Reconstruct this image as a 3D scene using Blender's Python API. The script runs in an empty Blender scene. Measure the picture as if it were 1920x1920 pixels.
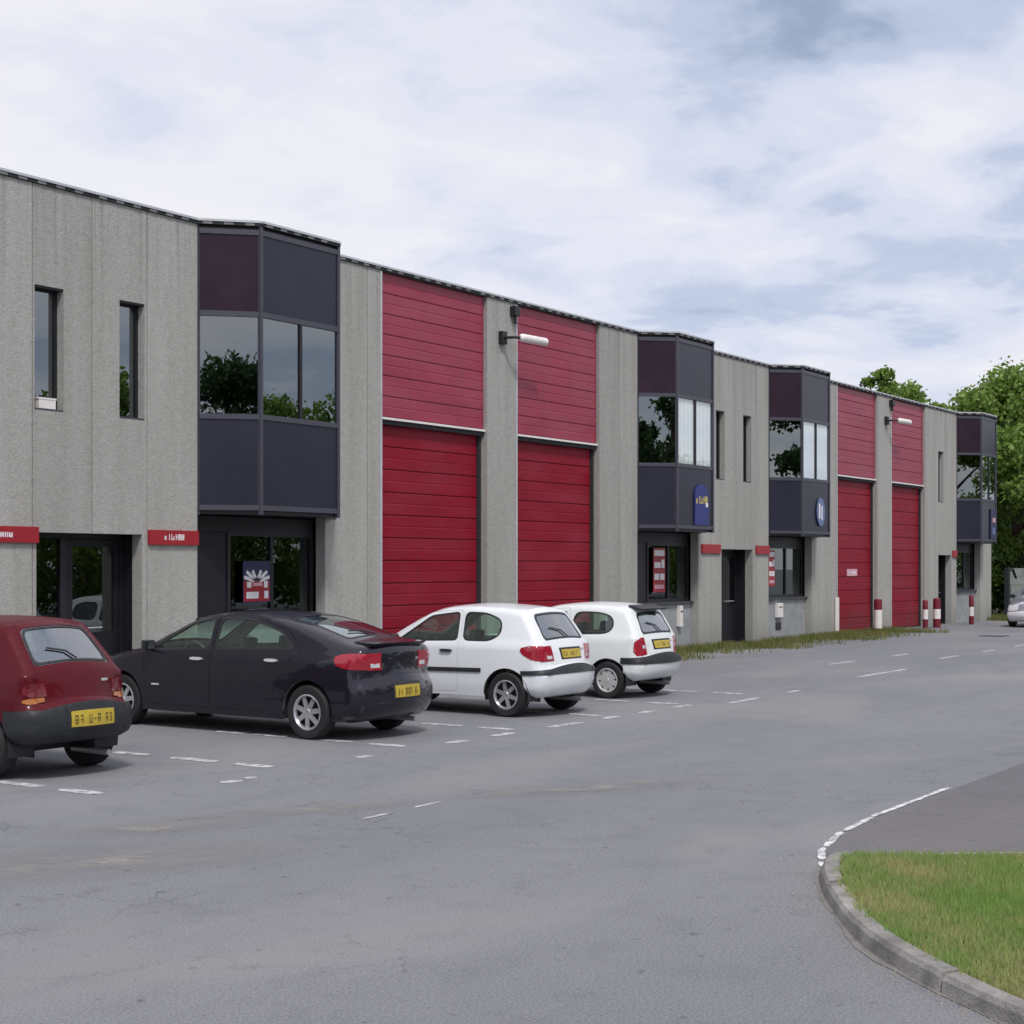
import bpy, bmesh, math, random
import numpy as np
from mathutils import Vector, Matrix
from mathutils.geometry import delaunay_2d_cdt

R = math.radians
PI = math.pi
random.seed(7)
scene = bpy.context.scene
COL = scene.collection

# ------------------------------------------------------------------ camera, sky, sun, exposure
HEAD = R(34.19)                    # the facade runs along +x; the camera looks along it at 34 degrees
cam_d = bpy.data.cameras.new("camera")
cam = bpy.data.objects.new("camera", cam_d)
COL.objects.link(cam)
cam.location = (0.0, -18.04, 2.05)
cam.rotation_euler = (PI / 2, 0, HEAD - PI / 2)
cam_d.sensor_width = 36.0
cam_d.lens = 2900 / 1920 * 36.0
cam_d.shift_y = (1062 - 960) / 1920
cam_d.clip_start = 0.1
cam_d.clip_end = 2500
scene.camera = cam

SUN_EL, SUN_AZ = R(54), R(228)     # azimuth: direction the light comes from, counter-clockwise from +x
sun_d = bpy.data.lights.new("sun", 'SUN')
sun_d.energy = 2.3
sun_d.angle = R(10)
sun_d.color = (1.0, 0.965, 0.92)
sun = bpy.data.objects.new("sun", sun_d)
COL.objects.link(sun)
sdir = Vector((math.cos(SUN_EL) * math.cos(SUN_AZ), math.cos(SUN_EL) * math.sin(SUN_AZ), math.sin(SUN_EL)))
sun.rotation_euler = sdir.to_track_quat('Z', 'Y').to_euler()

world = bpy.data.worlds.new("World")
scene.world = world
world.use_nodes = True


def build_world():
    nt = world.node_tree
    N, Lk = nt.nodes, nt.links
    N.clear()
    out = N.new('ShaderNodeOutputWorld')
    bg = N.new('ShaderNodeBackground')
    bg.inputs['Strength'].default_value = 0.1
    sky = N.new('ShaderNodeTexSky')
    sky.sky_type = 'NISHITA'
    sky.sun_disc = False
    sky.sun_elevation = SUN_EL
    sky.sun_rotation = PI / 2 - SUN_AZ
    tc = N.new('ShaderNodeTexCoord')
    sep = N.new('ShaderNodeSeparateXYZ')
    Lk.new(tc.outputs['Generated'], sep.inputs[0])

    def math_(op, a, b=None):
        n = N.new('ShaderNodeMath')
        n.operation = op
        for i, v in enumerate((a, b)):
            if v is None:
                continue
            if isinstance(v, (int, float)):
                n.inputs[i].default_value = v
            else:
                Lk.new(v, n.inputs[i])
        return n.outputs[0]
    zz = math_('ADD', math_('MAXIMUM', sep.outputs['Z'], 0.0), 0.16)   # a cloud deck: flattened towards the horizon
    cmb = N.new('ShaderNodeCombineXYZ')
    Lk.new(math_('DIVIDE', sep.outputs['X'], zz), cmb.inputs[0])
    Lk.new(math_('DIVIDE', sep.outputs['Y'], zz), cmb.inputs[1])
    mp = N.new('ShaderNodeMapping')
    mp.inputs['Location'].default_value = (10.04, -6.71, 2.83)
    Lk.new(cmb.outputs[0], mp.inputs['Vector'])

    def noise(scale, detail, rough, dist, vec):
        n = N.new('ShaderNodeTexNoise')
        n.inputs['Scale'].default_value = scale
        n.inputs['Detail'].default_value = detail
        n.inputs['Roughness'].default_value = rough
        n.inputs['Distortion'].default_value = dist
        Lk.new(vec, n.inputs['Vector'])
        return n.outputs['Fac']
    n1 = noise(0.95, 7, 0.5, 0.2, mp.outputs[0])
    n2 = noise(2.9, 9, 0.56, 0.3, mp.outputs[0])
    f = math_('ADD', math_('MULTIPLY', n1, 0.56), math_('MULTIPLY', n2, 0.44))
    cr = N.new('ShaderNodeValToRGB')
    cr.color_ramp.interpolation = 'EASE'
    el = cr.color_ramp.elements
    el[0].position = 0.29
    el[0].color = (0.34, 0.42, 0.58, 1)
    el[1].position = 0.66
    el[1].color = (0.98, 0.95, 0.97, 1)
    for p, c in ((0.375, (0.56, 0.63, 0.80, 1)), (0.43, (0.73, 0.77, 0.905, 1)), (0.48, (0.83, 0.84, 0.94, 1)), (0.54, (0.91, 0.90, 0.955, 1))):
        e = el.new(p)
        e.color = c
    Lk.new(f, cr.inputs[0])
    sc = N.new('ShaderNodeVectorMath')
    sc.operation = 'SCALE'
    sc.inputs['Scale'].default_value = 10.0
    Lk.new(cr.outputs[0], sc.inputs[0])
    mix = N.new('ShaderNodeMix')
    mix.data_type = 'RGBA'
    mix.inputs[0].default_value = 0.92
    Lk.new(sky.outputs[0], mix.inputs[6])
    Lk.new(sc.outputs[0], mix.inputs[7])
    Lk.new(mix.outputs[2], bg.inputs['Color'])
    Lk.new(bg.outputs[0], out.inputs['Surface'])


build_world()
vs = scene.view_settings
vs.view_transform = 'Standard'
vs.look = 'None'
vs.exposure = 0.0
vs.gamma = 1.0
vs.use_curve_mapping = False

# ------------------------------------------------------------------ helpers


def tag(o, label=None, cat=None, group=None, kind=None):
    if label:
        o['label'] = label
    if cat:
        o['category'] = cat
    if group:
        o['group'] = group
    if kind:
        o['kind'] = kind
    return o


def empty(name, loc=(0, 0, 0), rz=0.0):
    o = bpy.data.objects.new(name, None)
    o.empty_display_size = 0.3
    o.location = loc
    o.rotation_euler = (0, 0, rz)
    COL.objects.link(o)
    return o


def link(name, me, parent=None, loc=None):
    o = bpy.data.objects.new(name, me)
    COL.objects.link(o)
    if parent is not None:
        o.parent = parent
    if loc is not None:
        o.location = loc
    return o


class MB:
    """collects simple shapes and links them as ONE mesh object"""

    def __init__(self):
        self.v, self.f, self.m = [], [], []
        self.mi = 0

    def add(self, vs_, fs):
        b = len(self.v)
        self.v += [tuple(p) for p in vs_]
        self.f += [tuple(b + i for i in q) for q in fs]
        self.m += [self.mi] * len(fs)

    def box(self, x0, x1, y0, y1, z0, z1):
        self.add([(x0, y0, z0), (x1, y0, z0), (x1, y1, z0), (x0, y1, z0), (x0, y0, z1), (x1, y0, z1), (x1, y1, z1), (x0, y1, z1)],
                 [(0, 3, 2, 1), (4, 5, 6, 7), (0, 1, 5, 4), (1, 2, 6, 5), (2, 3, 7, 6), (3, 0, 4, 7)])

    def prism(self, poly, z0, z1):
        """poly: counter-clockwise (x, y) outline"""
        n = len(poly)
        self.add([(p[0], p[1], z0) for p in poly] + [(p[0], p[1], z1) for p in poly],
                 [tuple(reversed(range(n))), tuple(range(n, 2 * n))] + [(i, (i + 1) % n, n + (i + 1) % n, n + i) for i in range(n)])

    def extr_x(self, poly, x0, x1):
        """poly: (y, z) outline extruded along x"""
        n = len(poly)
        self.add([(x0, p[0], p[1]) for p in poly] + [(x1, p[0], p[1]) for p in poly],
                 [tuple(range(n)), tuple(reversed(range(n, 2 * n)))] + [(i, n + i, n + (i + 1) % n, (i + 1) % n) for i in range(n)])

    def tube(self, pts, rad, n=10, cap=True):
        pts = [Vector(p) for p in pts]
        rads = rad if isinstance(rad, (list, tuple)) else [rad] * len(pts)
        b = len(self.v)
        for i, p in enumerate(pts):
            d = (pts[min(i + 1, len(pts) - 1)] - pts[max(i - 1, 0)]).normalized()
            a = d.orthogonal().normalized() if i == 0 else (a - d * a.dot(d)).normalized()
            c = d.cross(a)
            for k in range(n):
                t = 2 * PI * k / n
                self.v.append(tuple(p + (a * math.cos(t) + c * math.sin(t)) * rads[i]))
        fs = []
        for i in range(len(pts) - 1):
            for k in range(n):
                k2 = (k + 1) % n
                fs.append((b + i * n + k, b + i * n + k2, b + (i + 1) * n + k2, b + (i + 1) * n + k))
        if cap:
            fs.append(tuple(b + k for k in reversed(range(n))))
            fs.append(tuple(b + (len(pts) - 1) * n + k for k in range(n)))
        self.f += fs
        self.m += [self.mi] * len(fs)

    def lathe(self, prof, n=24, axis='Z', c=(0, 0, 0)):
        """prof: (radius, along) list"""
        b = len(self.v)
        for (r, h) in prof:
            for k in range(n):
                t = 2 * PI * k / n
                p = (r * math.cos(t), r * math.sin(t), h)
                if axis == 'X':
                    p = (h, r * math.cos(t), r * math.sin(t))
                self.v.append((p[0] + c[0], p[1] + c[1], p[2] + c[2]))
        fs = []
        for i in range(len(prof) - 1):
            for k in range(n):
                k2 = (k + 1) % n
                fs.append((b + i * n + k, b + i * n + k2, b + (i + 1) * n + k2, b + (i + 1) * n + k))
        self.f += fs
        self.m += [self.mi] * len(fs)

    def mesh(self, name, mats, smooth=False, bevel=0.0, weld=False, angle=35):
        me = bpy.data.meshes.new(name)
        me.from_pydata(self.v, [], self.f)
        for m_ in (mats if isinstance(mats, (list, tuple)) else [mats]):
            me.materials.append(m_)
        if any(self.m):
            me.polygons.foreach_set('material_index', self.m)
        bm = bmesh.new()
        bm.from_mesh(me)
        lo = [v_ for v_ in bm.verts if not v_.link_faces]
        if lo:
            bmesh.ops.delete(bm, geom=lo, context='VERTS')
        if weld:
            bmesh.ops.remove_doubles(bm, verts=bm.verts, dist=0.0004)
        if bevel > 0:
            es = [e for e in bm.edges if len(e.link_faces) == 2 and e.calc_face_angle(0) > 0.6]
            bmesh.ops.bevel(bm, geom=es, offset=bevel, segments=2, affect='EDGES', profile=0.6)
        bmesh.ops.recalc_face_normals(bm, faces=bm.faces)
        bm.to_mesh(me)
        bm.free()
        if smooth:
            me.polygons.foreach_set('use_smooth', [True] * len(me.polygons))
            me.set_sharp_from_angle(angle=R(angle))
        return me

    def build(self, name, mats, parent=None, loc=None, **kw):
        return link(name, self.mesh(name, mats, **kw), parent, loc)


# ------------------------------------------------------------------ materials
def mat(name, color, rough=0.6, metal=0.0, noise=0.0, nscale=8.0, bump=0.0, bscale=60.0, coat=0.0, spec=0.5, stretch=None, color2=None):
    m = bpy.data.materials.new(name)
    m.use_nodes = True
    nt = m.node_tree
    N, Lk = nt.nodes, nt.links
    p = N['Principled BSDF']
    p.inputs['Roughness'].default_value = rough
    p.inputs['Metallic'].default_value = metal
    p.inputs['Specular IOR Level'].default_value = spec
    p.inputs['Coat Weight'].default_value = coat
    p.inputs['Coat Roughness'].default_value = 0.04
    tc = N.new('ShaderNodeTexCoord')
    mp = N.new('ShaderNodeMapping')
    if stretch:
        mp.inputs['Scale'].default_value = stretch
    Lk.new(tc.outputs['Object'], mp.inputs['Vector'])
    if noise > 0 or color2:
        nz = N.new('ShaderNodeTexNoise')
        nz.inputs['Scale'].default_value = nscale
        nz.inputs['Detail'].default_value = 6
        nz.inputs['Roughness'].default_value = 0.6
        Lk.new(mp.outputs[0], nz.inputs['Vector'])
        cr = N.new('ShaderNodeValToRGB')
        c2 = color2 or tuple(min(1, c * (1 + noise)) for c in color)
        c1 = color if color2 else tuple(c * (1 - noise) for c in color)
        cr.color_ramp.elements[0].position = 0.3
        cr.color_ramp.elements[1].position = 0.7
        cr.color_ramp.elements[0].color = (*c1, 1)
        cr.color_ramp.elements[1].color = (*c2, 1)
        Lk.new(nz.outputs['Fac'], cr.inputs[0])
        Lk.new(cr.outputs[0], p.inputs['Base Color'])
    else:
        p.inputs['Base Color'].default_value = (*color, 1)
    if bump > 0:
        nb = N.new('ShaderNodeTexNoise')
        nb.inputs['Scale'].default_value = bscale
        nb.inputs['Detail'].default_value = 4
        Lk.new(mp.outputs[0], nb.inputs['Vector'])
        bp = N.new('ShaderNodeBump')
        bp.inputs['Strength'].default_value = bump
        bp.inputs['Distance'].default_value = 0.02
        Lk.new(nb.outputs['Fac'], bp.inputs['Height'])
        Lk.new(bp.outputs[0], p.inputs['Normal'])
    return m


def mat_concrete():
    """exposed aggregate concrete: salt and pepper stones, faint weather streaks"""
    m = bpy.data.materials.new('aggregate_concrete')
    m.use_nodes = True
    nt = m.node_tree
    N, Lk = nt.nodes, nt.links
    p = N['Principled BSDF']
    p.inputs['Roughness'].default_value = 0.9
    p.inputs['Specular IOR Level'].default_value = 0.25
    geo = N.new('ShaderNodeNewGeometry')
    vo = N.new('ShaderNodeTexVoronoi')
    vo.inputs['Scale'].default_value = 38
    Lk.new(geo.outputs['Position'], vo.inputs['Vector'])
    n1 = N.new('ShaderNodeTexNoise')
    n1.inputs['Scale'].default_value = 9
    n1.inputs['Detail'].default_value = 8
    n1.inputs['Roughness'].default_value = 0.75
    Lk.new(geo.outputs['Position'], n1.inputs['Vector'])
    mp = N.new('ShaderNodeMapping')
    mp.inputs['Scale'].default_value = (2.2, 2.2, 0.16)
    Lk.new(geo.outputs['Position'], mp.inputs['Vector'])
    n2 = N.new('ShaderNodeTexNoise')
    n2.inputs['Scale'].default_value = 1.6
    n2.inputs['Detail'].default_value = 5
    Lk.new(mp.outputs[0], n2.inputs['Vector'])
    cr = N.new('ShaderNodeValToRGB')
    cr.color_ramp.elements[0].position = 0.30
    cr.color_ramp.elements[0].color = (0.345, 0.340, 0.318, 1)
    cr.color_ramp.elements[1].position = 0.70
    cr.color_ramp.elements[1].color = (0.425, 0.420, 0.395, 1)
    Lk.new(n1.outputs['Fac'], cr.inputs[0])
    st = N.new('ShaderNodeValToRGB')
    st.color_ramp.elements[0].position = 0.30
    st.color_ramp.elements[0].color = (0.87, 0.87, 0.86, 1)
    st.color_ramp.elements[1].position = 0.62
    st.color_ramp.elements[1].color = (1.0, 1.0, 1.0, 1)
    Lk.new(n2.outputs['Fac'], st.inputs[0])
    sp = N.new('ShaderNodeMapRange')
    sp.inputs['To Min'].default_value = 0.90
    sp.inputs['To Max'].default_value = 1.10
    Lk.new(vo.outputs['Color'], sp.inputs['Value'])
    mu = N.new('ShaderNodeMix')
    mu.data_type = 'RGBA'
    mu.blend_type = 'MULTIPLY'
    mu.inputs[0].default_value = 1
    Lk.new(cr.outputs[0], mu.inputs[6])
    Lk.new(st.outputs[0], mu.inputs[7])
    m2 = N.new('ShaderNodeVectorMath')
    m2.operation = 'SCALE'
    Lk.new(mu.outputs[2], m2.inputs[0])
    Lk.new(sp.outputs[0], m2.inputs['Scale'])
    oi = N.new('ShaderNodeObjectInfo')              # panels were cast one by one: slightly different tones
    tr = N.new('ShaderNodeMapRange')
    tr.inputs['To Min'].default_value = 0.93
    tr.inputs['To Max'].default_value = 1.05
    Lk.new(oi.outputs['Random'], tr.inputs['Value'])
    # rain streaks under the coping and a dirty splash zone above the ground
    sep = N.new('ShaderNodeSeparateXYZ')
    Lk.new(geo.outputs['Position'], sep.inputs[0])
    mp3 = N.new('ShaderNodeMapping')
    mp3.inputs['Scale'].default_value = (7, 7, 0.10)
    Lk.new(geo.outputs['Position'], mp3.inputs['Vector'])
    n3 = N.new('ShaderNodeTexNoise')
    n3.inputs['Scale'].default_value = 1.3
    n3.inputs['Detail'].default_value = 4
    Lk.new(mp3.outputs[0], n3.inputs['Vector'])

    def rng_(src, a, b, c, d):
        q = N.new('ShaderNodeMapRange')
        q.inputs['From Min'].default_value = a
        q.inputs['From Max'].default_value = b
        q.inputs['To Min'].default_value = c
        q.inputs['To Max'].default_value = d
        Lk.new(src, q.inputs['Value'])
        return q.outputs[0]

    def mm(op, a, b):
        q = N.new('ShaderNodeMath')
        q.operation = op
        for i, v in enumerate((a, b)):
            if isinstance(v, float):
                q.inputs[i].default_value = v
            else:
                Lk.new(v, q.inputs[i])
        return q.outputs[0]
    top = mm('MULTIPLY', rng_(sep.outputs['Z'], 5.6, 7.5, 0.0, 1.0), rng_(n3.outputs['Fac'], .48, .66, 0.0, 1.0))
    low = mm('MULTIPLY', rng_(sep.outputs['Z'], 0.75, 0.0, 0.0, 1.0), rng_(n1.outputs['Fac'], .35, .6, 0.3, 1.0))
    dirt = mm('SUBTRACT', 1.0, mm('ADD', mm('MULTIPLY', top, .26), mm('MULTIPLY', low, .30)))
    m4 = N.new('ShaderNodeVectorMath')
    m4.operation = 'SCALE'
    Lk.new(m2.outputs[0], m4.inputs[0])
    Lk.new(dirt, m4.inputs['Scale'])
    m3 = N.new('ShaderNodeVectorMath')
    m3.operation = 'SCALE'
    Lk.new(m4.outputs[0], m3.inputs[0])
    Lk.new(tr.outputs[0], m3.inputs['Scale'])
    Lk.new(m3.outputs[0], p.inputs['Base Color'])
    bp = N.new('ShaderNodeBump')
    bp.inputs['Strength'].default_value = 0.35
    bp.inputs['Distance'].default_value = 0.01
    Lk.new(vo.outputs['Distance'], bp.inputs['Height'])
    Lk.new(bp.outputs[0], p.inputs['Normal'])
    return m


def mat_asphalt(name, base, vary, warm=0.0):
    m = bpy.data.materials.new(name)
    m.use_nodes = True
    nt = m.node_tree
    N, Lk = nt.nodes, nt.links
    p = N['Principled BSDF']
    p.inputs['Roughness'].default_value = 0.85
    p.inputs['Specular IOR Level'].default_value = 0.3
    geo = N.new('ShaderNodeNewGeometry')

    def nz(scale, det, rough, st=(1, 1, 1), dist=0.0):
        mp = N.new('ShaderNodeMapping')
        mp.inputs['Scale'].default_value = st
        Lk.new(geo.outputs['Position'], mp.inputs['Vector'])
        n = N.new('ShaderNodeTexNoise')
        n.inputs['Scale'].default_value = scale
        n.inputs['Detail'].default_value = det
        n.inputs['Roughness'].default_value = rough
        n.inputs['Distortion'].default_value = dist
        Lk.new(mp.outputs[0], n.inputs['Vector'])
        return n.outputs['Fac']

    def ramp(fac, p0, c0, p1, c1):
        r = N.new('ShaderNodeValToRGB')
        r.color_ramp.elements[0].position = p0
        r.color_ramp.elements[1].position = p1
        r.color_ramp.elements[0].color = (*c0, 1)
        r.color_ramp.elements[1].color = (*c1, 1)
        Lk.new(fac, r.inputs[0])
        return r.outputs[0]

    def mul(a, b):
        x = N.new('ShaderNodeMix')
        x.data_type = 'RGBA'
        x.blend_type = 'MULTIPLY'
        x.inputs[0].default_value = 1
        Lk.new(a, x.inputs[6])
        Lk.new(b, x.inputs[7])
        return x.outputs[2]
    lo = tuple(c * (1 - vary) for c in base)
    hi = tuple(c * (1 + vary) for c in base)
    c = ramp(nz(62, 6, 0.85), 0.32, lo, 0.68, hi)
    c = mul(c, ramp(nz(0.35, 5, 0.55, (0.35, 1, 1)), 0.3, (0.86, 0.87, 0.88), 0.7, (1.08, 1.07, 1.07)))    # worn lanes along the building
    c = mul(c, ramp(nz(2.2, 6, 0.65), 0.28, (0.86, 0.86, 0.87), 0.5, (1, 1, 1)))
    c = mul(c, ramp(nz(9.0, 3, 0.5), 0.26, (0.62, 0.62, 0.64), 0.34, (1, 1, 1)))     # oil spots
    # fine cracks: distorted cell edges, present only here and there
    vo = N.new('ShaderNodeTexVoronoi')
    vo.feature = 'DISTANCE_TO_EDGE'
    vo.inputs['Scale'].default_value = .42
    ds = N.new('ShaderNodeVectorMath')
    ds.operation = 'ADD'
    nd = N.new('ShaderNodeTexNoise')
    nd.inputs['Scale'].default_value = 1.6
    nd.inputs['Detail'].default_value = 7
    Lk.new(geo.outputs['Position'], nd.inputs['Vector'])
    nv = N.new('ShaderNodeVectorMath')
    nv.operation = 'SCALE'
    nv.inputs['Scale'].default_value = 1.5
    Lk.new(nd.outputs['Color'], nv.inputs[0])
    Lk.new(geo.outputs['Position'], ds.inputs[0])
    Lk.new(nv.outputs[0], ds.inputs[1])
    Lk.new(ds.outputs[0], vo.inputs['Vector'])
    crk = ramp(vo.outputs['Distance'], 0.0015, (0.74, 0.74, 0.74), 0.006, (1, 1, 1))
    msk = ramp(nz(.25, 3, .5), .50, (1, 1, 1), .60, (0, 0, 0))
    lt = N.new('ShaderNodeMix')
    lt.data_type = 'RGBA'
    lt.blend_type = 'LIGHTEN'
    lt.inputs[0].default_value = 1
    Lk.new(crk, lt.inputs[6])
    Lk.new(msk, lt.inputs[7])
    c = mul(c, lt.outputs[2])
    if warm:
        # pale, sandy worn patches in the parking bays
        mk = ramp(nz(0.42, 4, 0.5, (0.45, 1, 1), 0.6), 0.52, (0, 0, 0), 0.70, (1, 1, 1))
        x = N.new('ShaderNodeMix')
        x.data_type = 'RGBA'
        x.blend_type = 'MIX'
        x.inputs[7].default_value = (base[0] * 1.5, base[1] * 1.4, base[2] * 1.22, 1)
        sc = N.new('ShaderNodeMath')
        sc.operation = 'MULTIPLY'
        sc.inputs[1].default_value = warm
        Lk.new(mk, sc.inputs[0])
        Lk.new(sc.outputs[0], x.inputs[0])
        Lk.new(c, x.inputs[6])
        c = x.outputs[2]
    Lk.new(c, p.inputs['Base Color'])
    bp = N.new('ShaderNodeBump')
    bp.inputs['Strength'].default_value = 0.5
    bp.inputs['Distance'].default_value = 0.008
    Lk.new(nz(110, 4, 0.7), bp.inputs['Height'])
    Lk.new(bp.outputs[0], p.inputs['Normal'])
    return m


def mat_glass(name, tint, refl, rough=0.0, ior=1.5):
    """coated glass: a clear tinted sheet with a mirror reflection that grows at grazing angles"""
    m = bpy.data.materials.new(name)
    m.use_nodes = True
    nt = m.node_tree
    N, Lk = nt.nodes, nt.links
    N.clear()
    out = N.new('ShaderNodeOutputMaterial')
    tr = N.new('ShaderNodeBsdfTransparent')
    tr.inputs['Color'].default_value = (*tint, 1)
    gl = N.new('ShaderNodeBsdfGlossy')
    gl.inputs['Roughness'].default_value = rough
    gl.inputs['Color'].default_value = (0.93, 0.97, 1.0, 1)
    fr = N.new('ShaderNodeFresnel')
    gb = N.new('ShaderNodeNewGeometry')               # same reflection from either face of the sheet
    im = N.new('ShaderNodeMapRange')
    im.inputs['To Min'].default_value = ior
    im.inputs['To Max'].default_value = 1 / ior
    Lk.new(gb.outputs['Backfacing'], im.inputs['Value'])
    Lk.new(im.outputs[0], fr.inputs['IOR'])
    ad = N.new('ShaderNodeMath')
    ad.operation = 'ADD'
    ad.use_clamp = True
    ad.inputs[1].default_value = refl
    Lk.new(fr.outputs[0], ad.inputs[0])
    mx = N.new('ShaderNodeMixShader')
    Lk.new(ad.outputs[0], mx.inputs[0])
    Lk.new(tr.outputs[0], mx.inputs[1])
    Lk.new(gl.outputs[0], mx.inputs[2])
    Lk.new(mx.outputs[0], out.inputs['Surface'])
    return m


def mat_leaf(name, dark, light, tip):
    m = bpy.data.materials.new(name)
    m.use_nodes = True
    nt = m.node_tree
    N, Lk = nt.nodes, nt.links
    N.clear()
    out = N.new('ShaderNodeOutputMaterial')
    geo = N.new('ShaderNodeNewGeometry')
    cr = N.new('ShaderNodeValToRGB')
    cr.color_ramp.elements[0].color = (*dark, 1)
    cr.color_ramp.elements[1].color = (*tip, 1)
    e = cr.color_ramp.elements.new(0.6)
    e.color = (*light, 1)
    Lk.new(geo.outputs['Random Per Island'], cr.inputs[0])
    df = N.new('ShaderNodeBsdfPrincipled')
    df.inputs['Roughness'].default_value = 0.55
    tl = N.new('ShaderNodeBsdfTranslucent')
    Lk.new(cr.outputs[0], df.inputs['Base Color'])
    Lk.new(cr.outputs[0], tl.inputs['Color'])
    mx = N.new('ShaderNodeMixShader')
    mx.inputs[0].default_value = 0.5
    Lk.new(df.outputs[0], mx.inputs[1])
    Lk.new(tl.outputs[0], mx.inputs[2])
    Lk.new(mx.outputs[0], out.inputs['Surface'])
    return m


def mat_paint_line(name, color):
    """road paint worn through in patches"""
    m = bpy.data.materials.new(name)
    m.use_nodes = True
    nt = m.node_tree
    N, Lk = nt.nodes, nt.links
    p = N['Principled BSDF']
    p.inputs['Roughness'].default_value = 0.8
    geo = N.new('ShaderNodeNewGeometry')
    n = N.new('ShaderNodeTexNoise')
    n.inputs['Scale'].default_value = 7
    n.inputs['Detail'].default_value = 8
    n.inputs['Roughness'].default_value = 0.75
    Lk.new(geo.outputs['Position'], n.inputs['Vector'])
    cr = N.new('ShaderNodeValToRGB')
    cr.color_ramp.elements[0].position = 0.40
    cr.color_ramp.elements[0].color = (0.21, 0.213, 0.23, 1)
    cr.color_ramp.elements[1].position = 0.60
    cr.color_ramp.elements[1].color = (*color, 1)
    Lk.new(n.outputs['Fac'], cr.inputs[0])
    Lk.new(cr.outputs[0], p.inputs['Base Color'])
    return m


M = {}
M['concrete'] = mat_concrete()
M['plinth'] = mat('plinth_render', (0.30, 0.315, 0.325), 0.85, noise=0.16, nscale=3.0, bump=0.2)
M['asphalt'] = mat_asphalt('worn_asphalt', (0.205, 0.209, 0.227), 0.55, warm=0.38)
M['asphalt_dark'] = mat_asphalt('dark_asphalt', (0.155, 0.148, 0.158), 0.24)
M['slate'] = mat('slate_metal_panel', (0.020, 0.021, 0.038), 0.34, noise=0.15, nscale=1.5, spec=0.36)
M['dark_door'] = mat('dark_door_paint', (0.012, 0.012, 0.018), 0.4, noise=0.2, spec=0.35)
M['plum_sheen'] = mat('plum_sheen_panel', (0.024, 0.011, 0.022), 0.38, noise=0.3, nscale=1.2, spec=0.25)  # slate panel with the canted faces' plum reflection painted into its colour
M['trim'] = mat('grey_trim', (0.055, 0.055, 0.075), 0.45, noise=0.1)
M['black_trim'] = mat('black_trim', (0.012, 0.012, 0.016), 0.45, noise=0.2)
M['coping'] = mat('zinc_coping', (0.50, 0.52, 0.54), 0.5, metal=0.2, noise=0.15, nscale=2)
M['rib'] = mat('roof_sheet_rib', (0.17, 0.175, 0.18), 0.6, noise=0.35, nscale=3)
M['gap'] = mat('dark_joint', (0.02, 0.022, 0.025), 0.8, noise=0.2)


def mat_red(name, color, rough, spec, fade):
    """painted steel: chalky fading in sheets, run marks, road dirt near the ground"""
    m = mat(name, color, rough, noise=0.10, nscale=1.3, stretch=(0.6, 1, 2), spec=spec)
    nt = m.node_tree
    N, Lk = nt.nodes, nt.links
    p = N['Principled BSDF']
    src = p.inputs['Base Color'].links[0].from_socket
    geo = N.new('ShaderNodeNewGeometry')
    sep = N.new('ShaderNodeSeparateXYZ')
    Lk.new(geo.outputs['Position'], sep.inputs[0])

    def nz(scale, st, det=5):
        mp = N.new('ShaderNodeMapping')
        mp.inputs['Scale'].default_value = st
        Lk.new(geo.outputs['Position'], mp.inputs['Vector'])
        n = N.new('ShaderNodeTexNoise')
        n.inputs['Scale'].default_value = scale
        n.inputs['Detail'].default_value = det
        Lk.new(mp.outputs[0], n.inputs['Vector'])
        return n.outputs['Fac']

    def rng_(s_, a, b, c, d):
        q = N.new('ShaderNodeMapRange')
        for k, v in zip(('From Min', 'From Max', 'To Min', 'To Max'), (a, b, c, d)):
            q.inputs[k].default_value = v
        Lk.new(s_, q.inputs['Value'])
        return q.outputs[0]

    def mixc(f, a, col):
        x = N.new('ShaderNodeMix')
        x.data_type = 'RGBA'
        Lk.new(f, x.inputs[0])
        Lk.new(a, x.inputs[6])
        x.inputs[7].default_value = (*col, 1)
        return x.outputs[2]
    c = mixc(rng_(nz(1.1, (.5, 1, 1.4)), .42, .75, 0, fade), src, (0.42, 0.16, 0.19))
    c = mixc(rng_(nz(2.0, (5, 5, .12)), .52, .75, 0, .30), c, (0.09, 0.03, 0.03))
    mu = N.new('ShaderNodeMath')
    mu.operation = 'MULTIPLY'
    Lk.new(rng_(sep.outputs['Z'], .9, .0, 0, .6), mu.inputs[0])
    Lk.new(rng_(nz(3, (1, 1, .6)), .35, .65, .2, 1), mu.inputs[1])
    c = mixc(mu.outputs[0], c, (0.10, 0.06, 0.055))
    Lk.new(c, p.inputs['Base Color'])
    return m


M['red_door'] = mat_red('red_door_paint', (0.240, 0.0055, 0.0215), 0.5, 0.16, .10)
M['red_clad'] = mat_red('red_cladding_sheen_paint', (0.290, 0.026, 0.060), 0.42, 0.42, .16)  # lighter red carries the sky sheen in its colour, besides fading
M['red_sign'] = mat('red_sign', (0.33, 0.012, 0.022), 0.4, noise=0.08)
M['white_print'] = mat('white_print', (0.78, 0.76, 0.78), 0.5, noise=0.05)
M['pink_print'] = mat('faded_print', (0.62, 0.34, 0.40), 0.5, noise=0.1)
M['blue_print'] = mat('blue_print', (0.018, 0.026, 0.17), 0.45, noise=0.1)
M['navy'] = mat('navy_print', (0.012, 0.014, 0.07), 0.45, noise=0.1)
M['sky_print'] = mat('pale_blue_print', (0.12, 0.17, 0.34), 0.5, noise=0.1)
M['yellow_print'] = mat('yellow_print', (0.62, 0.50, 0.10), 0.5, noise=0.1)
M['black_print'] = mat('black_print', (0.10, 0.075, 0.02), 0.5, noise=0.1)
M['glare_slats'] = mat('sky_glare_white', (0.84, 0.86, 0.88), 0.7, noise=0.04)  # pale stand-in for the sky mirrored in the bay panes
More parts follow.
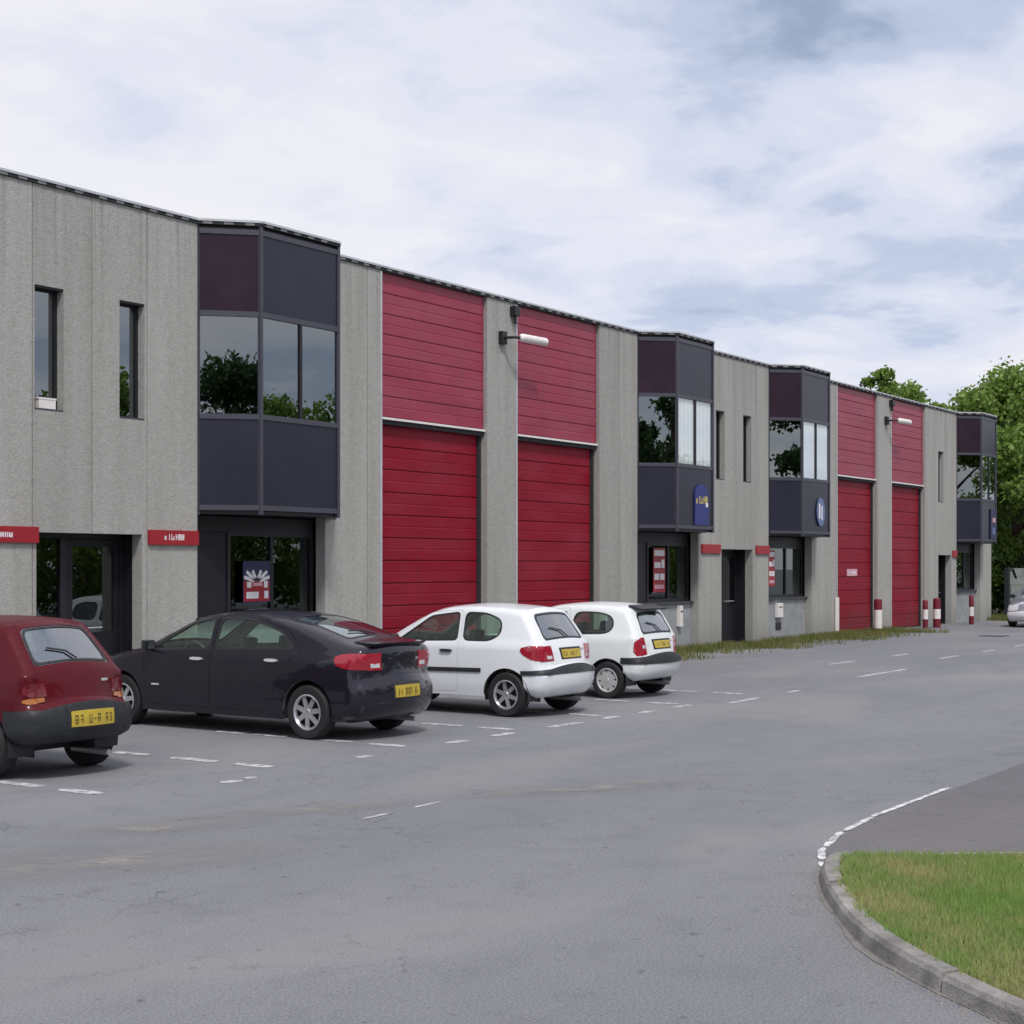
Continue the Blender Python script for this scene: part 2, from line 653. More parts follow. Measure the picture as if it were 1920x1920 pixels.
M['room'] = mat('room_wall', (0.20, 0.21, 0.19), 0.9, noise=0.1)
M['roof'] = mat('roof_membrane', (0.15, 0.15, 0.15), 0.9, noise=0.2)
M['metal'] = mat('galvanised_metal', (0.55, 0.55, 0.55), 0.4, metal=0.7, noise=0.1)
M['white_paint'] = mat('white_paint', (0.78, 0.74, 0.72), 0.55, noise=0.08, nscale=6)
M['red_paint'] = mat('bollard_red', (0.16, 0.010, 0.022), 0.5, noise=0.2, nscale=6)
M['rust'] = mat('rusty_base', (0.10, 0.045, 0.03), 0.9, noise=0.3)
M['kerb'] = mat('kerb_concrete', (0.275, 0.262, 0.25), 0.92, noise=0.42, nscale=4.5, bump=0.6, bscale=70)
M['grime'] = mat('gutter_grime', (0.188, 0.180, 0.170), 0.95, noise=0.3, nscale=5, bump=0.3)
M['soil'] = mat('turf_soil', (0.16, 0.165, 0.075), 0.95, noise=0.35, nscale=5)
M['line'] = mat_paint_line('worn_white_line', (0.62, 0.62, 0.64))
M['line_bright'] = mat_paint_line('white_kerb_line', (0.78, 0.78, 0.79))
M['bay_glass'] = mat_glass('solar_glass', (0.32, 0.42, 0.41), 0.05, ior=2.35)
M['shop_glass'] = mat_glass('shop_glass', (0.55, 0.62, 0.60), 0.04)
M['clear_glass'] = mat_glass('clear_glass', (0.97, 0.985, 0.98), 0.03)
M['car_glass'] = mat_glass('car_glass', (0.72, 0.90, 0.80), 0.08)
M['car_glass_dark'] = mat_glass('rear_glass', (0.26, 0.34, 0.35), 0.30)
M['bark'] = mat('bark', (0.09, 0.07, 0.055), 0.9, noise=0.3, bump=0.6, bscale=14)
M['leaf'] = mat_leaf('leaf_green', (0.09, 0.165, 0.028), (0.20, 0.32, 0.055), (0.31, 0.42, 0.10))
M['leaf_dark'] = mat_leaf('leaf_dark_green', (0.024, 0.055, 0.018), (0.055, 0.115, 0.034), (0.11, 0.18, 0.055))
M['tyre'] = mat('tyre_rubber', (0.016, 0.016, 0.018), 0.75, noise=0.2)
M['alloy'] = mat('alloy_wheel', (0.62, 0.62, 0.65), 0.28, metal=0.75, noise=0.06)
M['cap'] = mat('wheel_cover', (0.50, 0.51, 0.50), 0.45, metal=0.2, noise=0.08)
M['steel'] = mat('grey_steel_wheel', (0.17, 0.19, 0.21), 0.5, metal=0.3, noise=0.1)
M['plastic'] = mat('black_plastic', (0.022, 0.024, 0.028), 0.5, noise=0.15)
M['grey_plastic'] = mat('grey_plastic', (0.017, 0.019, 0.023), 0.55, noise=0.15)
M['cabin'] = mat('cabin_trim', (0.22, 0.225, 0.215), 0.8, noise=0.2)
M['seat'] = mat('seat_fabric', (0.05, 0.05, 0.06), 0.9, noise=0.3)
M['lamp_red'] = mat('red_lens', (0.34, 0.012, 0.03), 0.12, noise=0.15, nscale=20, coat=0.6)
M['lamp_dark'] = mat('dark_red_lens', (0.16, 0.012, 0.02), 0.15, noise=0.15, nscale=20, coat=0.6)
M['lamp_white'] = mat('clear_lens', (0.6, 0.6, 0.62), 0.1, noise=0.1, coat=0.6)
M['lamp_amber'] = mat('amber_lens', (0.40, 0.13, 0.02), 0.15, noise=0.1, coat=0.5)
M['chrome'] = mat('bright_handle', (0.86, 0.86, 0.90), 0.22, metal=0.5, noise=0.03)
M['plate'] = mat('yellow_plate', (0.50, 0.37, 0.045), 0.45, noise=0.1)
M['paint_red'] = mat('car_paint_red', (0.088, 0.0016, 0.008), 0.4, noise=0.05, nscale=2, coat=0.25, spec=0.15)
M['paint_dark'] = mat('car_paint_midnight', (0.024, 0.022, 0.036), 0.32, metal=0.6, noise=0.05, nscale=2, coat=0.8, spec=0.2)
M['paint_white'] = mat('car_paint_white', (0.76, 0.78, 0.81), 0.35, noise=0.02, nscale=2, coat=0.6)
M['paint_cream'] = mat('car_paint_old_white', (0.74, 0.77, 0.77), 0.4, noise=0.03, nscale=2, coat=0.4)
M['paint_silver'] = mat('car_paint_silver', (0.27, 0.275, 0.34), 0.35, metal=0.4, noise=0.04, nscale=2, coat=0.8)
M['block'] = mat('block_wall', (0.27, 0.30, 0.28), 0.9, noise=0.2, nscale=4, bump=0.3)

# ------------------------------------------------------------------ ground
g = MB()
g.add([(-700, -700, 0), (900, -700, 0), (900, 700, 0), (-700, 700, 0)], [(0, 1, 2, 3)])
tag(g.build('asphalt_road', M['asphalt']), 'grey worn asphalt yard and road', kind='structure')

# driveway in darker asphalt beside the grass island
g = MB()
g.add([(10.02, -13.90, .004), (10.5, -13.62, .004), (11.7, -13.42, .004), (14.3, -13.40, .004), (40, -13.40, .004), (40, -30, .004), (9.6, -30, .004)], [(6, 5, 4, 3, 2, 1, 0)])
tag(g.build('driveway', M['asphalt_dark']), 'darker asphalt driveway behind the grass island', kind='structure')


def strip(name, pts, w, m, z=0.004, gap=None):
    """worn painted line: ragged sheet along a polyline; gap = list of (start, end) in metres that are left"""
    pts = [Vector((p[0], p[1], 0)) for p in pts]
    segs = []
    acc = 0
    for a, b in zip(pts, pts[1:]):
        segs.append((acc, acc + (b - a).length, a, b))
        acc += (b - a).length

    def at(s):
        for (s0, s1, a, b) in segs:
            if s <= s1 or (s0, s1, a, b) == segs[-1]:
                t = (s - s0) / max(1e-6, s1 - s0)
                d = (b - a).normalized()
                return a.lerp(b, t), Vector((-d.y, d.x, 0))
    mb = MB()
    rg = random.Random(int(acc * 1000))
    for (u0, u1) in (gap or [(0, acc)]):
        n = max(2, int((u1 - u0) / 0.07))
        L_, R_ = [], []
        for i in range(n + 1):
            p, nn = at(u0 + (u1 - u0) * i / n)
            e = 0.55 if i in (0, n) else 1.0
            L_.append(p + nn * w * e * (0.5 + rg.uniform(-.09, .06)))
            R_.append(p - nn * w * e * (0.5 + rg.uniform(-.09, .06)))
        b = len(mb.v)
        for p in L_ + R_:
            mb.v.append((p.x, p.y, z))
        for i in range(n):
            mb.f.append((b + i, b + n + 1 + i, b + n + 2 + i, b + i + 1))
            mb.m.append(0)
    return tag(mb.build(name, m), kind='structure')


# bay lines, square to the building
for x in (9.42, 11.66, 13.85, 16.05, 18.2, 20.4, 22.6):
    strip('parking_line', [(x, -4.2), (x + .02, -7.25)], 0.16, M['line'],
          gap=[(0.0, .5), (.62, 1.15), (1.5, 2.15), (2.42, 2.95)])
# the ends of the bays, along the building
strip('parking_edge_line', [(4.0, -7.56), (10.7, -7.56), (12.8, -7.36), (24.0, -7.38)], 0.155, M['line'],
      gap=[(0.2, .7), (1.5, 2.3), (6.55, 6.80), (6.9, 7.05), (8.75, 9.0), (10.4, 10.8), (11.3, 11.75), (12.55, 13.4), (13.9, 14.3), (14.9, 15.3), (15.9, 16.4)])
strip('lane_line', [(20.9, -7.72), (24, -7.6)], 0.11, M['line'], gap=[(0.1, 1.2), (2.4, 2.9)])
strip('lane_line', [(27.0, -7.25), (31.0, -7.2)], 0.12, M['line'], gap=[(0.3, 2.9)])
strip('lane_line', [(29.6, -5.37), (36.0, -5.37)], 0.12, M['line'], gap=[(0.8, 2.3), (4.5, 5.6)])
strip('lane_line', [(33.5, -6.6), (42, -6.4)], 0.12, M['line'], gap=[(0.2, 1.6), (3.6, 4.6), (6.4, 7.4)])
strip('faded_line', [(9.6, -10.0), (11.0, -9.95)], 0.05, M['line'], gap=[(0.1, .5), (.8, 1.2)])
strip('island_edge_line', [(9.86, -13.90), (10.10, -13.78), (10.45, -13.63), (11.2, -13.46), (12.2, -13.37), (14.15, -13.35)], 0.055, M['line_bright'], z=0.008,
      gap=[(0.0, .24), (.30, .78), (.82, 1.5), (1.55, 2.3), (2.33, 4.3)])

# pale sandy dust lying in the yard, thinning out to nothing at its edges
def mat_dust():
    m = bpy.data.materials.new('sandy_dust')
    m.use_nodes = True
    nt = m.node_tree
    N, Lk = nt.nodes, nt.links
    p = N['Principled BSDF']
    p.inputs['Base Color'].default_value = (0.305, 0.288, 0.27, 1)
    p.inputs['Roughness'].default_value = 0.95
    tc = N.new('ShaderNodeTexCoord')
    ln = N.new('ShaderNodeVectorMath')
    ln.operation = 'LENGTH'
    Lk.new(tc.outputs['Object'], ln.inputs[0])
    geo = N.new('ShaderNodeNewGeometry')
    n = N.new('ShaderNodeTexNoise')
    n.inputs['Scale'].default_value = 2.2
    n.inputs['Detail'].default_value = 8
    n.inputs['Roughness'].default_value = 0.7
    Lk.new(geo.outputs['Position'], n.inputs['Vector'])
    a = N.new('ShaderNodeMapRange')
    a.inputs['From Min'].default_value = 1.0
    a.inputs['From Max'].default_value = 0.15
    Lk.new(ln.outputs['Value'], a.inputs['Value'])
    b = N.new('ShaderNodeMapRange')
    b.inputs['From Min'].default_value = .36
    b.inputs['From Max'].default_value = .66
    b.inputs['To Max'].default_value = .85
    Lk.new(n.outputs['Fac'], b.inputs['Value'])
    c = N.new('ShaderNodeMath')
    c.operation = 'MULTIPLY'
    Lk.new(a.outputs[0], c.inputs[0])
    Lk.new(b.outputs[0], c.inputs[1])
    Lk.new(c.outputs[0], p.inputs['Alpha'])
    return m


M['dust'] = mat_dust()
for x, y, rx, ry in ((7.2, -9.6, 1.7, .75), (8.5, -8.95, 1.1, .4), (9.8, -9.3, 1.3, .3), (12.2, -10.6, 1.6, .35)):
    mb = MB()
    mb.add([(math.cos(R(t)), math.sin(R(t)), 0) for t in range(0, 360, 15)], [tuple(range(24))])
    o = mb.build('dust_patch', M['dust'])
    o.location = (x, y, .006)
    o.scale = (rx, ry, 1)
    o.rotation_euler = (0, 0, R(-32))
    tag(o, kind='structure')

# ------------------------------------------------------------------ the building
bld = empty('industrial_building', (36, 0, 0))
tag(bld, 'long two storey grey industrial unit with red loading doors and dark bay windows', 'building')


def part(mb, name, mats, parent=None, label=None, **kw):
    """geometry is written in world coordinates; the building root sits at x = 36"""
    mb.v = [(x - 36, y, z) for (x, y, z) in mb.v]
    o = mb.build(name, mats, parent or bld, **kw)
    if label:
        o['label'] = label
    return o


H = 7.52
WT = 0.22


def panel(x0, x1, z0, z1, holes, y=0.0, th=WT):
    """a wall panel with its openings cut through"""
    xs = sorted({x0, x1} | {v for h in holes for v in (h[0], h[1]) if x0 < v < x1})
    zs = sorted({z0, z1} | {v for h in holes for v in (h[2], h[3]) if z0 < v < z1})
    bm = bmesh.new()
    vd = {}

    def vv(i, k):
        if (i, k) not in vd:
            vd[(i, k)] = bm.verts.new((xs[i] - 36, y, zs[k]))
        return vd[(i, k)]
    for i in range(len(xs) - 1):
        for k in range(len(zs) - 1):
            cx, cz = (xs[i] + xs[i + 1]) / 2, (zs[k] + zs[k + 1]) / 2
            if any(h[0] < cx < h[1] and h[2] < cz < h[3] for h in holes):
                continue
            bm.faces.new([vv(i, k), vv(i + 1, k), vv(i + 1, k + 1), vv(i, k + 1)])
    if not bm.faces:
        bm.free()
        return None
    r_ = bmesh.ops.extrude_face_region(bm, geom=list(bm.faces))
    bmesh.ops.translate(bm, verts=[e for e in r_['geom'] if isinstance(e, bmesh.types.BMVert)], vec=(0, th, 0))
    bmesh.ops.recalc_face_normals(bm, faces=bm.faces)
    me = bpy.data.meshes.new('wall_panel')
    bm.to_mesh(me)
    bm.free()
    me.materials.append(M['concrete'])
    return link('wall_panel', me, bld)


BAYS = [(17.61, 18.34, 20.24, 20.97), (31.81, 32.50, 34.36, 35.05), (39.09, 39.80, 41.68, 42.39), (55.0, 55.7, 57.4, 58.1)]
DOORS = [(22.28, 25.66), (26.75, 30.08), (43.96, 47.25), (48.50, 51.70)]
SLITS = [(14.43, 14.95), (16.0, 16.5), (35.90, 36.40), (37.50, 38.0), (53.05, 53.6)]
ENTR = [(14.46, 16.45, 2.54), (36.22, 38.08, 2.5), (53.05, 54.45, 2.45)]
HOLES = [(a, b, 4.29, 6.08) for a, b in SLITS] + [(a, b, -1, t) for a, b, t in ENTR]
G_ = 0.007
for edges in ([4.9, 5.95, 7.0, 8.05, 9.1, 10.15, 11.2, 12.25, 13.32, 14.39, 15.47, 16.55, 17.61],
              [20.70, 21.86, 22.28], [25.66, 26.75], [30.08, 31.0, 31.81], [34.92, 35.62, 36.99, 38.36, 39.09],
              [42.05, 43.1, 43.96], [47.25, 48.50], [51.70, 52.75, 53.85, 55.0], [57.75, 59.1]):
    for i, (a, b) in enumerate(zip(edges, edges[1:])):
        a2 = a + (G_ if i else 0)
        b2 = b - (G_ if i < len(edges) - 2 else 0)
        panel(a2, b2, 0, H, HOLES)
# rest of the hall behind the facade
mb = MB()
mb.box(4.9, 59.1, WT + 9.0, WT + 9.2, 0, H + .001)
mb.box(4.9, 5.1, WT, WT + 9.0, 0, H + .001)
mb.box(58.9, 59.1, WT, WT + 9.0, 0, H + .001)
mb.box(5.1, 58.9, WT + .002, WT + 9.0, 3.02, 3.20)
part(mb, 'hall_shell', M['room'])
mb = MB()
mb.box(4.9, 59.1, 0.03, WT + 9.2, H + .002, H + .06)
part(mb, 'roof', M['roof'])


# coping: a zinc cap with a shadow gap under it, in lengths of about two metres
def coping(poly, z=H):
    for (a, b) in zip(poly, poly[1:]):
        a, b = Vector(a), Vector(b)
        n = max(1, int(round((b - a).length / 2.0)))
        for i in range(n):
            p, q = a.lerp(b, i / n), a.lerp(b, (i + 1) / n)
            d = (q - p).normalized()
            nn = Vector((d.y, -d.x))            # outwards, towards the yard
            p2, q2 = p + d * .006, q - d * .006
            mb = MB()
            mb.mi = 0
            mb.prism([tuple(p2 + nn * .045), tuple(q2 + nn * .045), tuple(q2 - nn * .12), tuple(p2 - nn * .12)], z + .052, z + .088)
            mb.mi = 1
            mb.prism([tuple(p2 + nn * .03), tuple(q2 + nn * .03), tuple(q2 - nn * .1), tuple(p2 - nn * .1)], z + .003, z + .050)
            mb.mi = 2                          # ends of the roof-sheet ribs showing in the gap
            u = .08
            while u < (q2 - p2).length - .2:
                c0, c1 = p2 + d * u, p2 + d * (u + .15)
                mb.prism([tuple(c0 + nn * .036), tuple(c1 + nn * .036), tuple(c1 + nn * .031), tuple(c0 + nn * .031)], z + .006, z + .048)
                u += .333
            part(mb, 'coping', [M['coping'], M['gap'], M['rib']])


CH = [(4.9, 0.0)]
for b in BAYS:
    CH += [(b[0] - .0, 0.0), (b[1], -.70), (b[2], -.70), (b[3], 0.0)]
CH += [(59.1, 0.0)]
for a, b in zip(CH, CH[1:]):
    coping([a, b], H + (0.0))


def frame(mb, x0, x1, z0, z1, y0, y1, w):
    mb.box(x0, x0 + w, y0, y1, z0, z1)
    mb.box(x1 - w, x1, y0, y1, z0, z1)
    mb.box(x0 + w, x1 - w, y0, y1, z0, z0 + w)
    mb.box(x0 + w, x1 - w, y0, y1, z1 - w, z1)


# slit windows upstairs
for k, (a, b) in enumerate(SLITS):
    mb = MB()
    frame(mb, a + .002, b - .002, 4.292, 6.078, .145, .205, .05)
    mb.box(a + .002, b - .002, .02, .143, 6.05, 6.078)
    w = part(mb, 'slit_window', M['black_trim'])
    mb = MB()
    mb.box(a + .052, b - .052, .17, .178, 4.342, 6.028)
    part(mb, 'pane', M['bay_glass'], w)
    mb = MB()
    mb.box(a + .003, b - .003, .01, .143, 4.292, 4.32)
    part(mb, 'sill', M['trim'], w)


r0 = empty('paper_box', (14.70, .09, 4.322))
tag(r0, 'small white box on the sill of the nearest slit window', 'box')
mb = MB()
mb.box(-.16, .14, -.05, .045, 0, .13)
mb.build('box_body', M['white_paint'], r0, bevel=.006)
mb = MB()
mb.box(-.17, .15, -.055, .05, .131, .16)
mb.build('lid', M['white_paint'], r0, bevel=.005)


# bay windows
def bay(b, zb=2.88, glare_slats=None):
    x0, x1, x2, x3 = b
    z1, z2, zt = 4.46, 6.11, H
    P = [Vector((x0, 0.0)), Vector((x1, -.70)), Vector((x2, -.70)), Vector((x3, 0.0))]
    mb = MB()
    # soffit and cap close the box, three carrier rails and four posts make the skeleton
    ins = [P[0] + Vector((.05, .03)), P[1] + Vector((.03, .05)), P[2] + Vector((-.03, .05)), P[3] + Vector((-.05, .03))]
    poly = [tuple(p) for p in ins]
    mb.mi = 1
    mb.prism(poly[:], zb + .01, zb + .07)
    mb.prism(poly[:], zt - .05, zt - .002)
    mb.mi = 0

    def bar(p, q, w, d, za, zc, out=0.0):
        dd = (q - p).normalized()
        nn = Vector((dd.y, -dd.x))
        mb.prism([tuple(p + nn * (out)), tuple(q + nn * (out)), tuple(q - nn * d), tuple(p - nn * d)], za, zc)
    for p, q in zip(P, P[1:]):
        dd = (q - p).normalized()
        a, c = p + dd * .034, q - dd * .034
        for za in (zb + .072, z1 - .045, z2 - .045, zt - .14):
            bar(a, c, 0, .07, za, za + .085, .006)
    for i, p in enumerate(P[1:3]):
        mb.prism([(p.x - .03, p.y - .012), (p.x + .03, p.y - .012), (p.x + .03, p.y + .05), (p.x - .03, p.y + .05)], zb, zt)
    mb.prism([(x0 + .002, -.012), (x0 + .05, -.012), (x0 + .05, .04), (x0 + .002, .04)], zb, zt)
    mb.prism([(x3 - .05, -.012), (x3 - .002, -.012), (x3 - .002, .04), (x3 - .05, .04)], zb, zt)
    o = part(mb, 'bay_window', [M['trim'], M['black_trim']])

    def sheet(p, q, za, zc, y_in, th, nm, m):
        dd = (q - p).normalized()
        nn = Vector((dd.y, -dd.x))
        a, c = p - nn * y_in, q - nn * y_in
        m2 = MB()
        m2.prism([tuple(a), tuple(c), tuple(c - nn * th), tuple(a - nn * th)], za, zc)
        return part(m2, nm, m, o)
    for k, (p, q) in enumerate(zip(P, P[1:])):
        dd = (q - p).normalized()
        a, c = p + dd * .04, q - dd * .04
        pm = M['slate'] if k == 1 else M['plum_sheen']
        sheet(a, c, zb + .16, z1 - .048, .012, .03, 'bay_panel', M['slate'])
        sheet(a, c, z2 + .043, zt - .143, .012, .03, 'bay_panel', pm)
        if k == 1:
            mid = a.lerp(c, .5)
            gm = M['clear_glass'] if glare_slats else M['bay_glass']  # clear panes let the added slats show
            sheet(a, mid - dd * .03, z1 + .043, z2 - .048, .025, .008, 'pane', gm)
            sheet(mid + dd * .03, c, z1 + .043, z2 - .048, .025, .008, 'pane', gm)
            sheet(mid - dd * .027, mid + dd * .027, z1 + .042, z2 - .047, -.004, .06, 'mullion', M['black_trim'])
            if glare_slats:  # pale slats added in place of the bright sky reflection
                for i in range(glare_slats):
                    u0, u1 = a.lerp(c, i / glare_slats), a.lerp(c, (i + .95) / glare_slats)
                    sheet(u0, u1, z1 + .05, z2 - .05, .05, .004, 'glare_slat', M['glare_slats'])
        else:
            sheet(a, c, z1 + .043, z2 - .048, .025, .008, 'pane', M['bay_glass'])
    return o


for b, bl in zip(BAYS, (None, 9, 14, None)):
    bay(b, glare_slats=bl)


# ground floor under each bay: blind panel, window on a low wall
def shopfront(x0, xs, x1, zs=1.18, zt=2.876, rec=.26):
    mb = MB()
    mb.box(x0 + .002, x1 - .002, rec - .06, rec + .16, 0, zs - .05)
    part(mb, 'window_wall', M['plinth'])
    mb = MB()
    frame(mb, xs, x1 - .012, zs, zt - .25, rec, rec + .09, .07)
    mid = (xs + x1) / 2
    mb.box(mid - .035, mid + .035, rec + .002, rec + .088, zs + .07, zt - .32)
    mb.box(x0 + .004, x1 - .012, rec + .01, rec + .08, zt - .248, zt)
    o = part(mb, 'shop_window', M['black_trim'])
    for a, c in ((xs + .072, mid - .037), (mid + .037, x1 - .084)):
        mb = MB()
        mb.box(a, c, rec + .04, rec + .048, zs + .072, zt - .322)
        part(mb, 'pane', M['shop_glass'], o)
    mb = MB()
    mb.box(x0 + .004, x1 - .006, rec - .14, rec - .002, zs - .048, zs - .004)
    part(mb, 'sill', M['trim'], o)
    mb = MB()
    mb.box(x0 + .004, xs - .004, rec + .02, rec + .07, zs, zt - .255)
    part(mb, 'infill_panel', M['dark_door'], o)
    return o


for x0, xs, x1 in ((17.61, 18.55, 20.69), (31.81, 32.75, 34.91), (39.09, 39.60, 42.04), (55.0, 55.6, 57.74)):
    shopfront(x0, xs, x1)

# loading doors: sectional door below, fixed cladding above, white flashing between
ZB = 4.80


def door_profile(z0, z1, y, ribs):
    """section outline in (y, z): a front skin with shallow ribs"""
    h = z1 - z0
    pts = [(y + .045, z1), (y + .006, z1)]
    n = ribs
    for i in reversed(range(n)):
        a, b_ = z0 + h * i / n, z0 + h * (i + 1) / n
        pts += [(y, b_ - .012), (y, a + .022), (y + .006, a + .006)]
    pts += [(y + .045, z0)]
    return pts


for k, (a, b) in enumerate(DOORS):
    mb = MB()
    y0 = .20
    mb.box(a + .003, a + .07, y0 - .02, y0 + .10, 0, ZB - .06)
    mb.box(b - .09, b - .003, y0 - .05, y0 + .10, 0, ZB - .06)
    mb.box(a + .07, b - .09, y0 + .05, y0 + .10, 0, ZB - .06)
    o = part(mb, 'loading_door', M['gap'])
    n = 11
    hh = (ZB - .10) / n
    for i in range(n):
        mb = MB()
        mb.extr_x(door_profile(.02 + i * hh + .004, .02 + (i + 1) * hh - .004, y0, 2), a + .075, b - .095)
        part(mb, 'door_section', M['red_door'], o)
    mb = MB()
    mb.box(a + .003, b - .003, .13, .19, ZB, H)
    c = part(mb, 'door_cladding', M['gap'])
    n = 7
    hh = (H - .01 - ZB - .03) / n
    for i in range(n):
        mb = MB()
        mb.extr_x(door_profile(ZB + .03 + i * hh + .003, ZB + .03 + (i + 1) * hh - .003, .07, 2), a + .03, b - .035)
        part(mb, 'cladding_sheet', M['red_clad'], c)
    mb = MB()
    mb.box(a + .004, b - .004, .035, .18, ZB - .018, ZB + .022)
    part(mb, 'flashing', M['white_paint'], c)
    mb = MB()
    mb.box(a + .006, b - .006, .075, .18, ZB - .10, ZB - .02)
    part(mb, 'door_header', M['gap'], c)
    mb = MB()
    mb.box(a - .055, a - .004, -.012, -.002, .0, H - .02)
    part(mb, 'edge_strip', M['coping'], c)


# entrances
def entrance(a, b, t, rec=.42):
    mb = MB()
    split = a + (b - a) * .42
    frame(mb, a + .003, b - .003, 0.0, t - .003, rec, rec + .09, .07)
    mb.box(split - .06, split + .06, rec + .003, rec + .087, .07, t - .073)
    mb.box(a + .003, b - .003, WT + .003, rec - .003, t + .0, t + .05)
    mb.box(a - .05, a, WT + .003, rec + .09, 0, t + .05)
    mb.box(b, b + .05, WT + .003, rec + .09, 0, t + .05)
    o = part(mb, 'entrance', M['black_trim'])
    mb = MB()
    mb.box(a + .075, split - .062, rec + .04, rec + .048, 1.0, t - .08)
    part(mb, 'pane', M['shop_glass'], o)
    mb = MB()
    mb.box(a + .075, split - .062, rec + .03, rec + .06, .075, .995)
    part(mb, 'infill_panel', M['dark_door'], o)
    x0, x1 = split + .064, b - .08
    mb = MB()
    frame(mb, x0, x1, .08, t - .08, rec + .01, rec + .06, .11)
    mb.box(x0 + .11, x1 - .11, rec + .012, rec + .058, .19, 1.05)
    part(mb, 'door_leaf', M['dark_door'], o)
    mb = MB()
    mb.box(x0 + .113, x1 - .113, rec + .03, rec + .038, 1.053, t - .193)
    part(mb, 'pane', M['shop_glass'], o)
    mb = MB()
    mb.tube([(x0 + .2, rec + .012, 1.12), (x0 + .2, rec - .05, 1.12), (x0 + .62, rec - .05, 1.12), (x0 + .62, rec + .012, 1.12)], .016, 8)
    part(mb, 'handle', M['metal'], o, smooth=True)


for a, b, t in ENTR:
    entrance(a, b, t)


# ------------------------------------------------------------------ things fixed to the building
def glyphs(mb, x0, x1, z0, z1, y, rng, n, ny=(0, -1)):
    """a word too blurred to read: upright strokes of uneven height, thin as print"""
    w = (x1 - x0) / n
    for i in range(n):
        if rng.random() < .12:
            continue
        a = x0 + w * i + w * .10
        zt = z0 + (z1 - z0) * rng.choice((.7, 1, 1, .75))
        mb.box(a, a + w * .3, y - .003, y, z0, zt)
        if rng.random() < .8:
            zc = rng.choice((z0, (z0 + zt) / 2 - .012, zt - .03))
            mb.box(a + w * .3 + .0005, a + w * .78, y - .003, y, zc, zc + (z1 - z0) * .28)
        if rng.random() < .6:
            mb.box(a + w * .52, a + w * .8, y - .0034, y - .0002, z0, zt)


SG = 'red name signs beside the entrances'
for k, (a, b, tw, lab) in enumerate(((13.05, 14.47, (13.35, 14.02), 'red name sign with white lettering left of the nearest entrance'),
                                     (16.56, 17.60, (16.86, 17.28), 'red name sign with short white lettering between the nearest entrance and bay window'),
                                     (35.06, 36.10, None, 'small red name sign left of the middle entrance'),
                                     (38.25, 39.08, None, 'small red name sign right of the middle entrance'),
                                     (54.52, 54.98, None, 'red name sign beside the farthest entrance'))):
    r0 = empty('name_sign', ((a + b) / 2, -.05, 2.5))
    tag(r0, lab, 'sign', SG)
    mb = MB()
    mb.box(a - r0.location.x, b - r0.location.x, 0.0, .047, -.115, .115)
    mb.build('sign_board', M['red_sign'], r0, bevel=.004)
    if tw:
        mb = MB()
        glyphs(mb, tw[0] - r0.location.x, tw[1] - r0.location.x, -.04, .055, -.0005, random.Random(k + 3), 9)
        mb.build('lettering', M['white_print'], r0)

# letting posters in the shop windows
PG = 'letting posters in the ground floor windows'


def poster(loc, w, h, kind, lab):
    r0 = empty('poster', loc)
    tag(r0, lab, 'poster', PG)
    mb = MB()
    mb.box(-w / 2, w / 2, 0, .006, 0, h)
    mb.build('poster_sheet', M['navy'] if kind == 0 else M['red_sign'], r0)
    mb = MB()
    rg = random.Random(kind + 5)
    if kind == 0:
        # red lower part, pale diagonal rays on blue above, two white blocks of print at the foot
        mb.mi = 0
        mb.box(-w / 2 + .02, w / 2 - .02, -.002, -.0005, .02, h * .52)
        mb.mi = 1
        c = Vector((0, h * .5))
        for ang, ln in ((35, .42), (62, .30), (118, .30), (145, .42), (15, .44), (165, .44)):
            d = Vector((math.cos(R(ang)), math.sin(R(ang))))
            n_ = Vector((-d.y, d.x)) * .030
            e = c + d * ln * w * 1.1
            s = c + d * .07
            mb.add([(s.x - n_.x, -.004, s.y - n_.y), (e.x - n_.x, -.004, e.y - n_.y), (e.x + n_.x, -.004, e.y + n_.y), (s.x + n_.x, -.004, s.y + n_.y)], [(0, 1, 2, 3)])
        mb.box(-.36 * w, -.20 * w, -.005, -.0035, h * .36, h * .50)
        mb.box(.26 * w, .40 * w, -.005, -.0035, h * .36, h * .52)
        mb.box(-.38 * w, .06 * w, -.005, -.0035, h * .10, h * .26)
        mb.box(.27 * w, .42 * w, -.005, -.0035, h * .10, h * .28)
        mb.mi = 2
        mb.box(-.15 * w, .2 * w, -.005, -.0035, h * .40, h * .48)
    else:
        mb.mi = 1
        mb.box(-w * .42, w * .42, -.003, -.0005, h * .82, h * .95)
        mb.box(-w * .42, w * .1, -.003, -.0005, h * .55, h * .68)
        mb.box(w * .18, w * .42, -.003, -.0005, h * .55, h * .74)
        mb.box(-w * .42, -w * .02, -.003, -.0005, h * .28, h * .42)
        mb.box(w * .06, w * .42, -.003, -.0005, h * .28, h * .42)
        mb.mi = 2
        mb.box(-w * .4, w * .38, -.003, -.0005, h * .08, h * .17)
    mb.build('print', [M['red_sign'], M['white_print'], M['pink_print']], r0)
    return r0


poster((19.18, .20, 1.44), .66, .70, 0, 'red white and blue letting poster in the nearest ground floor window')
poster((33.25, .20, 1.42), .60, 1.08, 1, 'red poster with white blocks of print in the window under the second bay')
poster((39.74, .20, 1.50), .40, 1.0, 1, 'narrow pale red poster at the left of the window under the third bay')

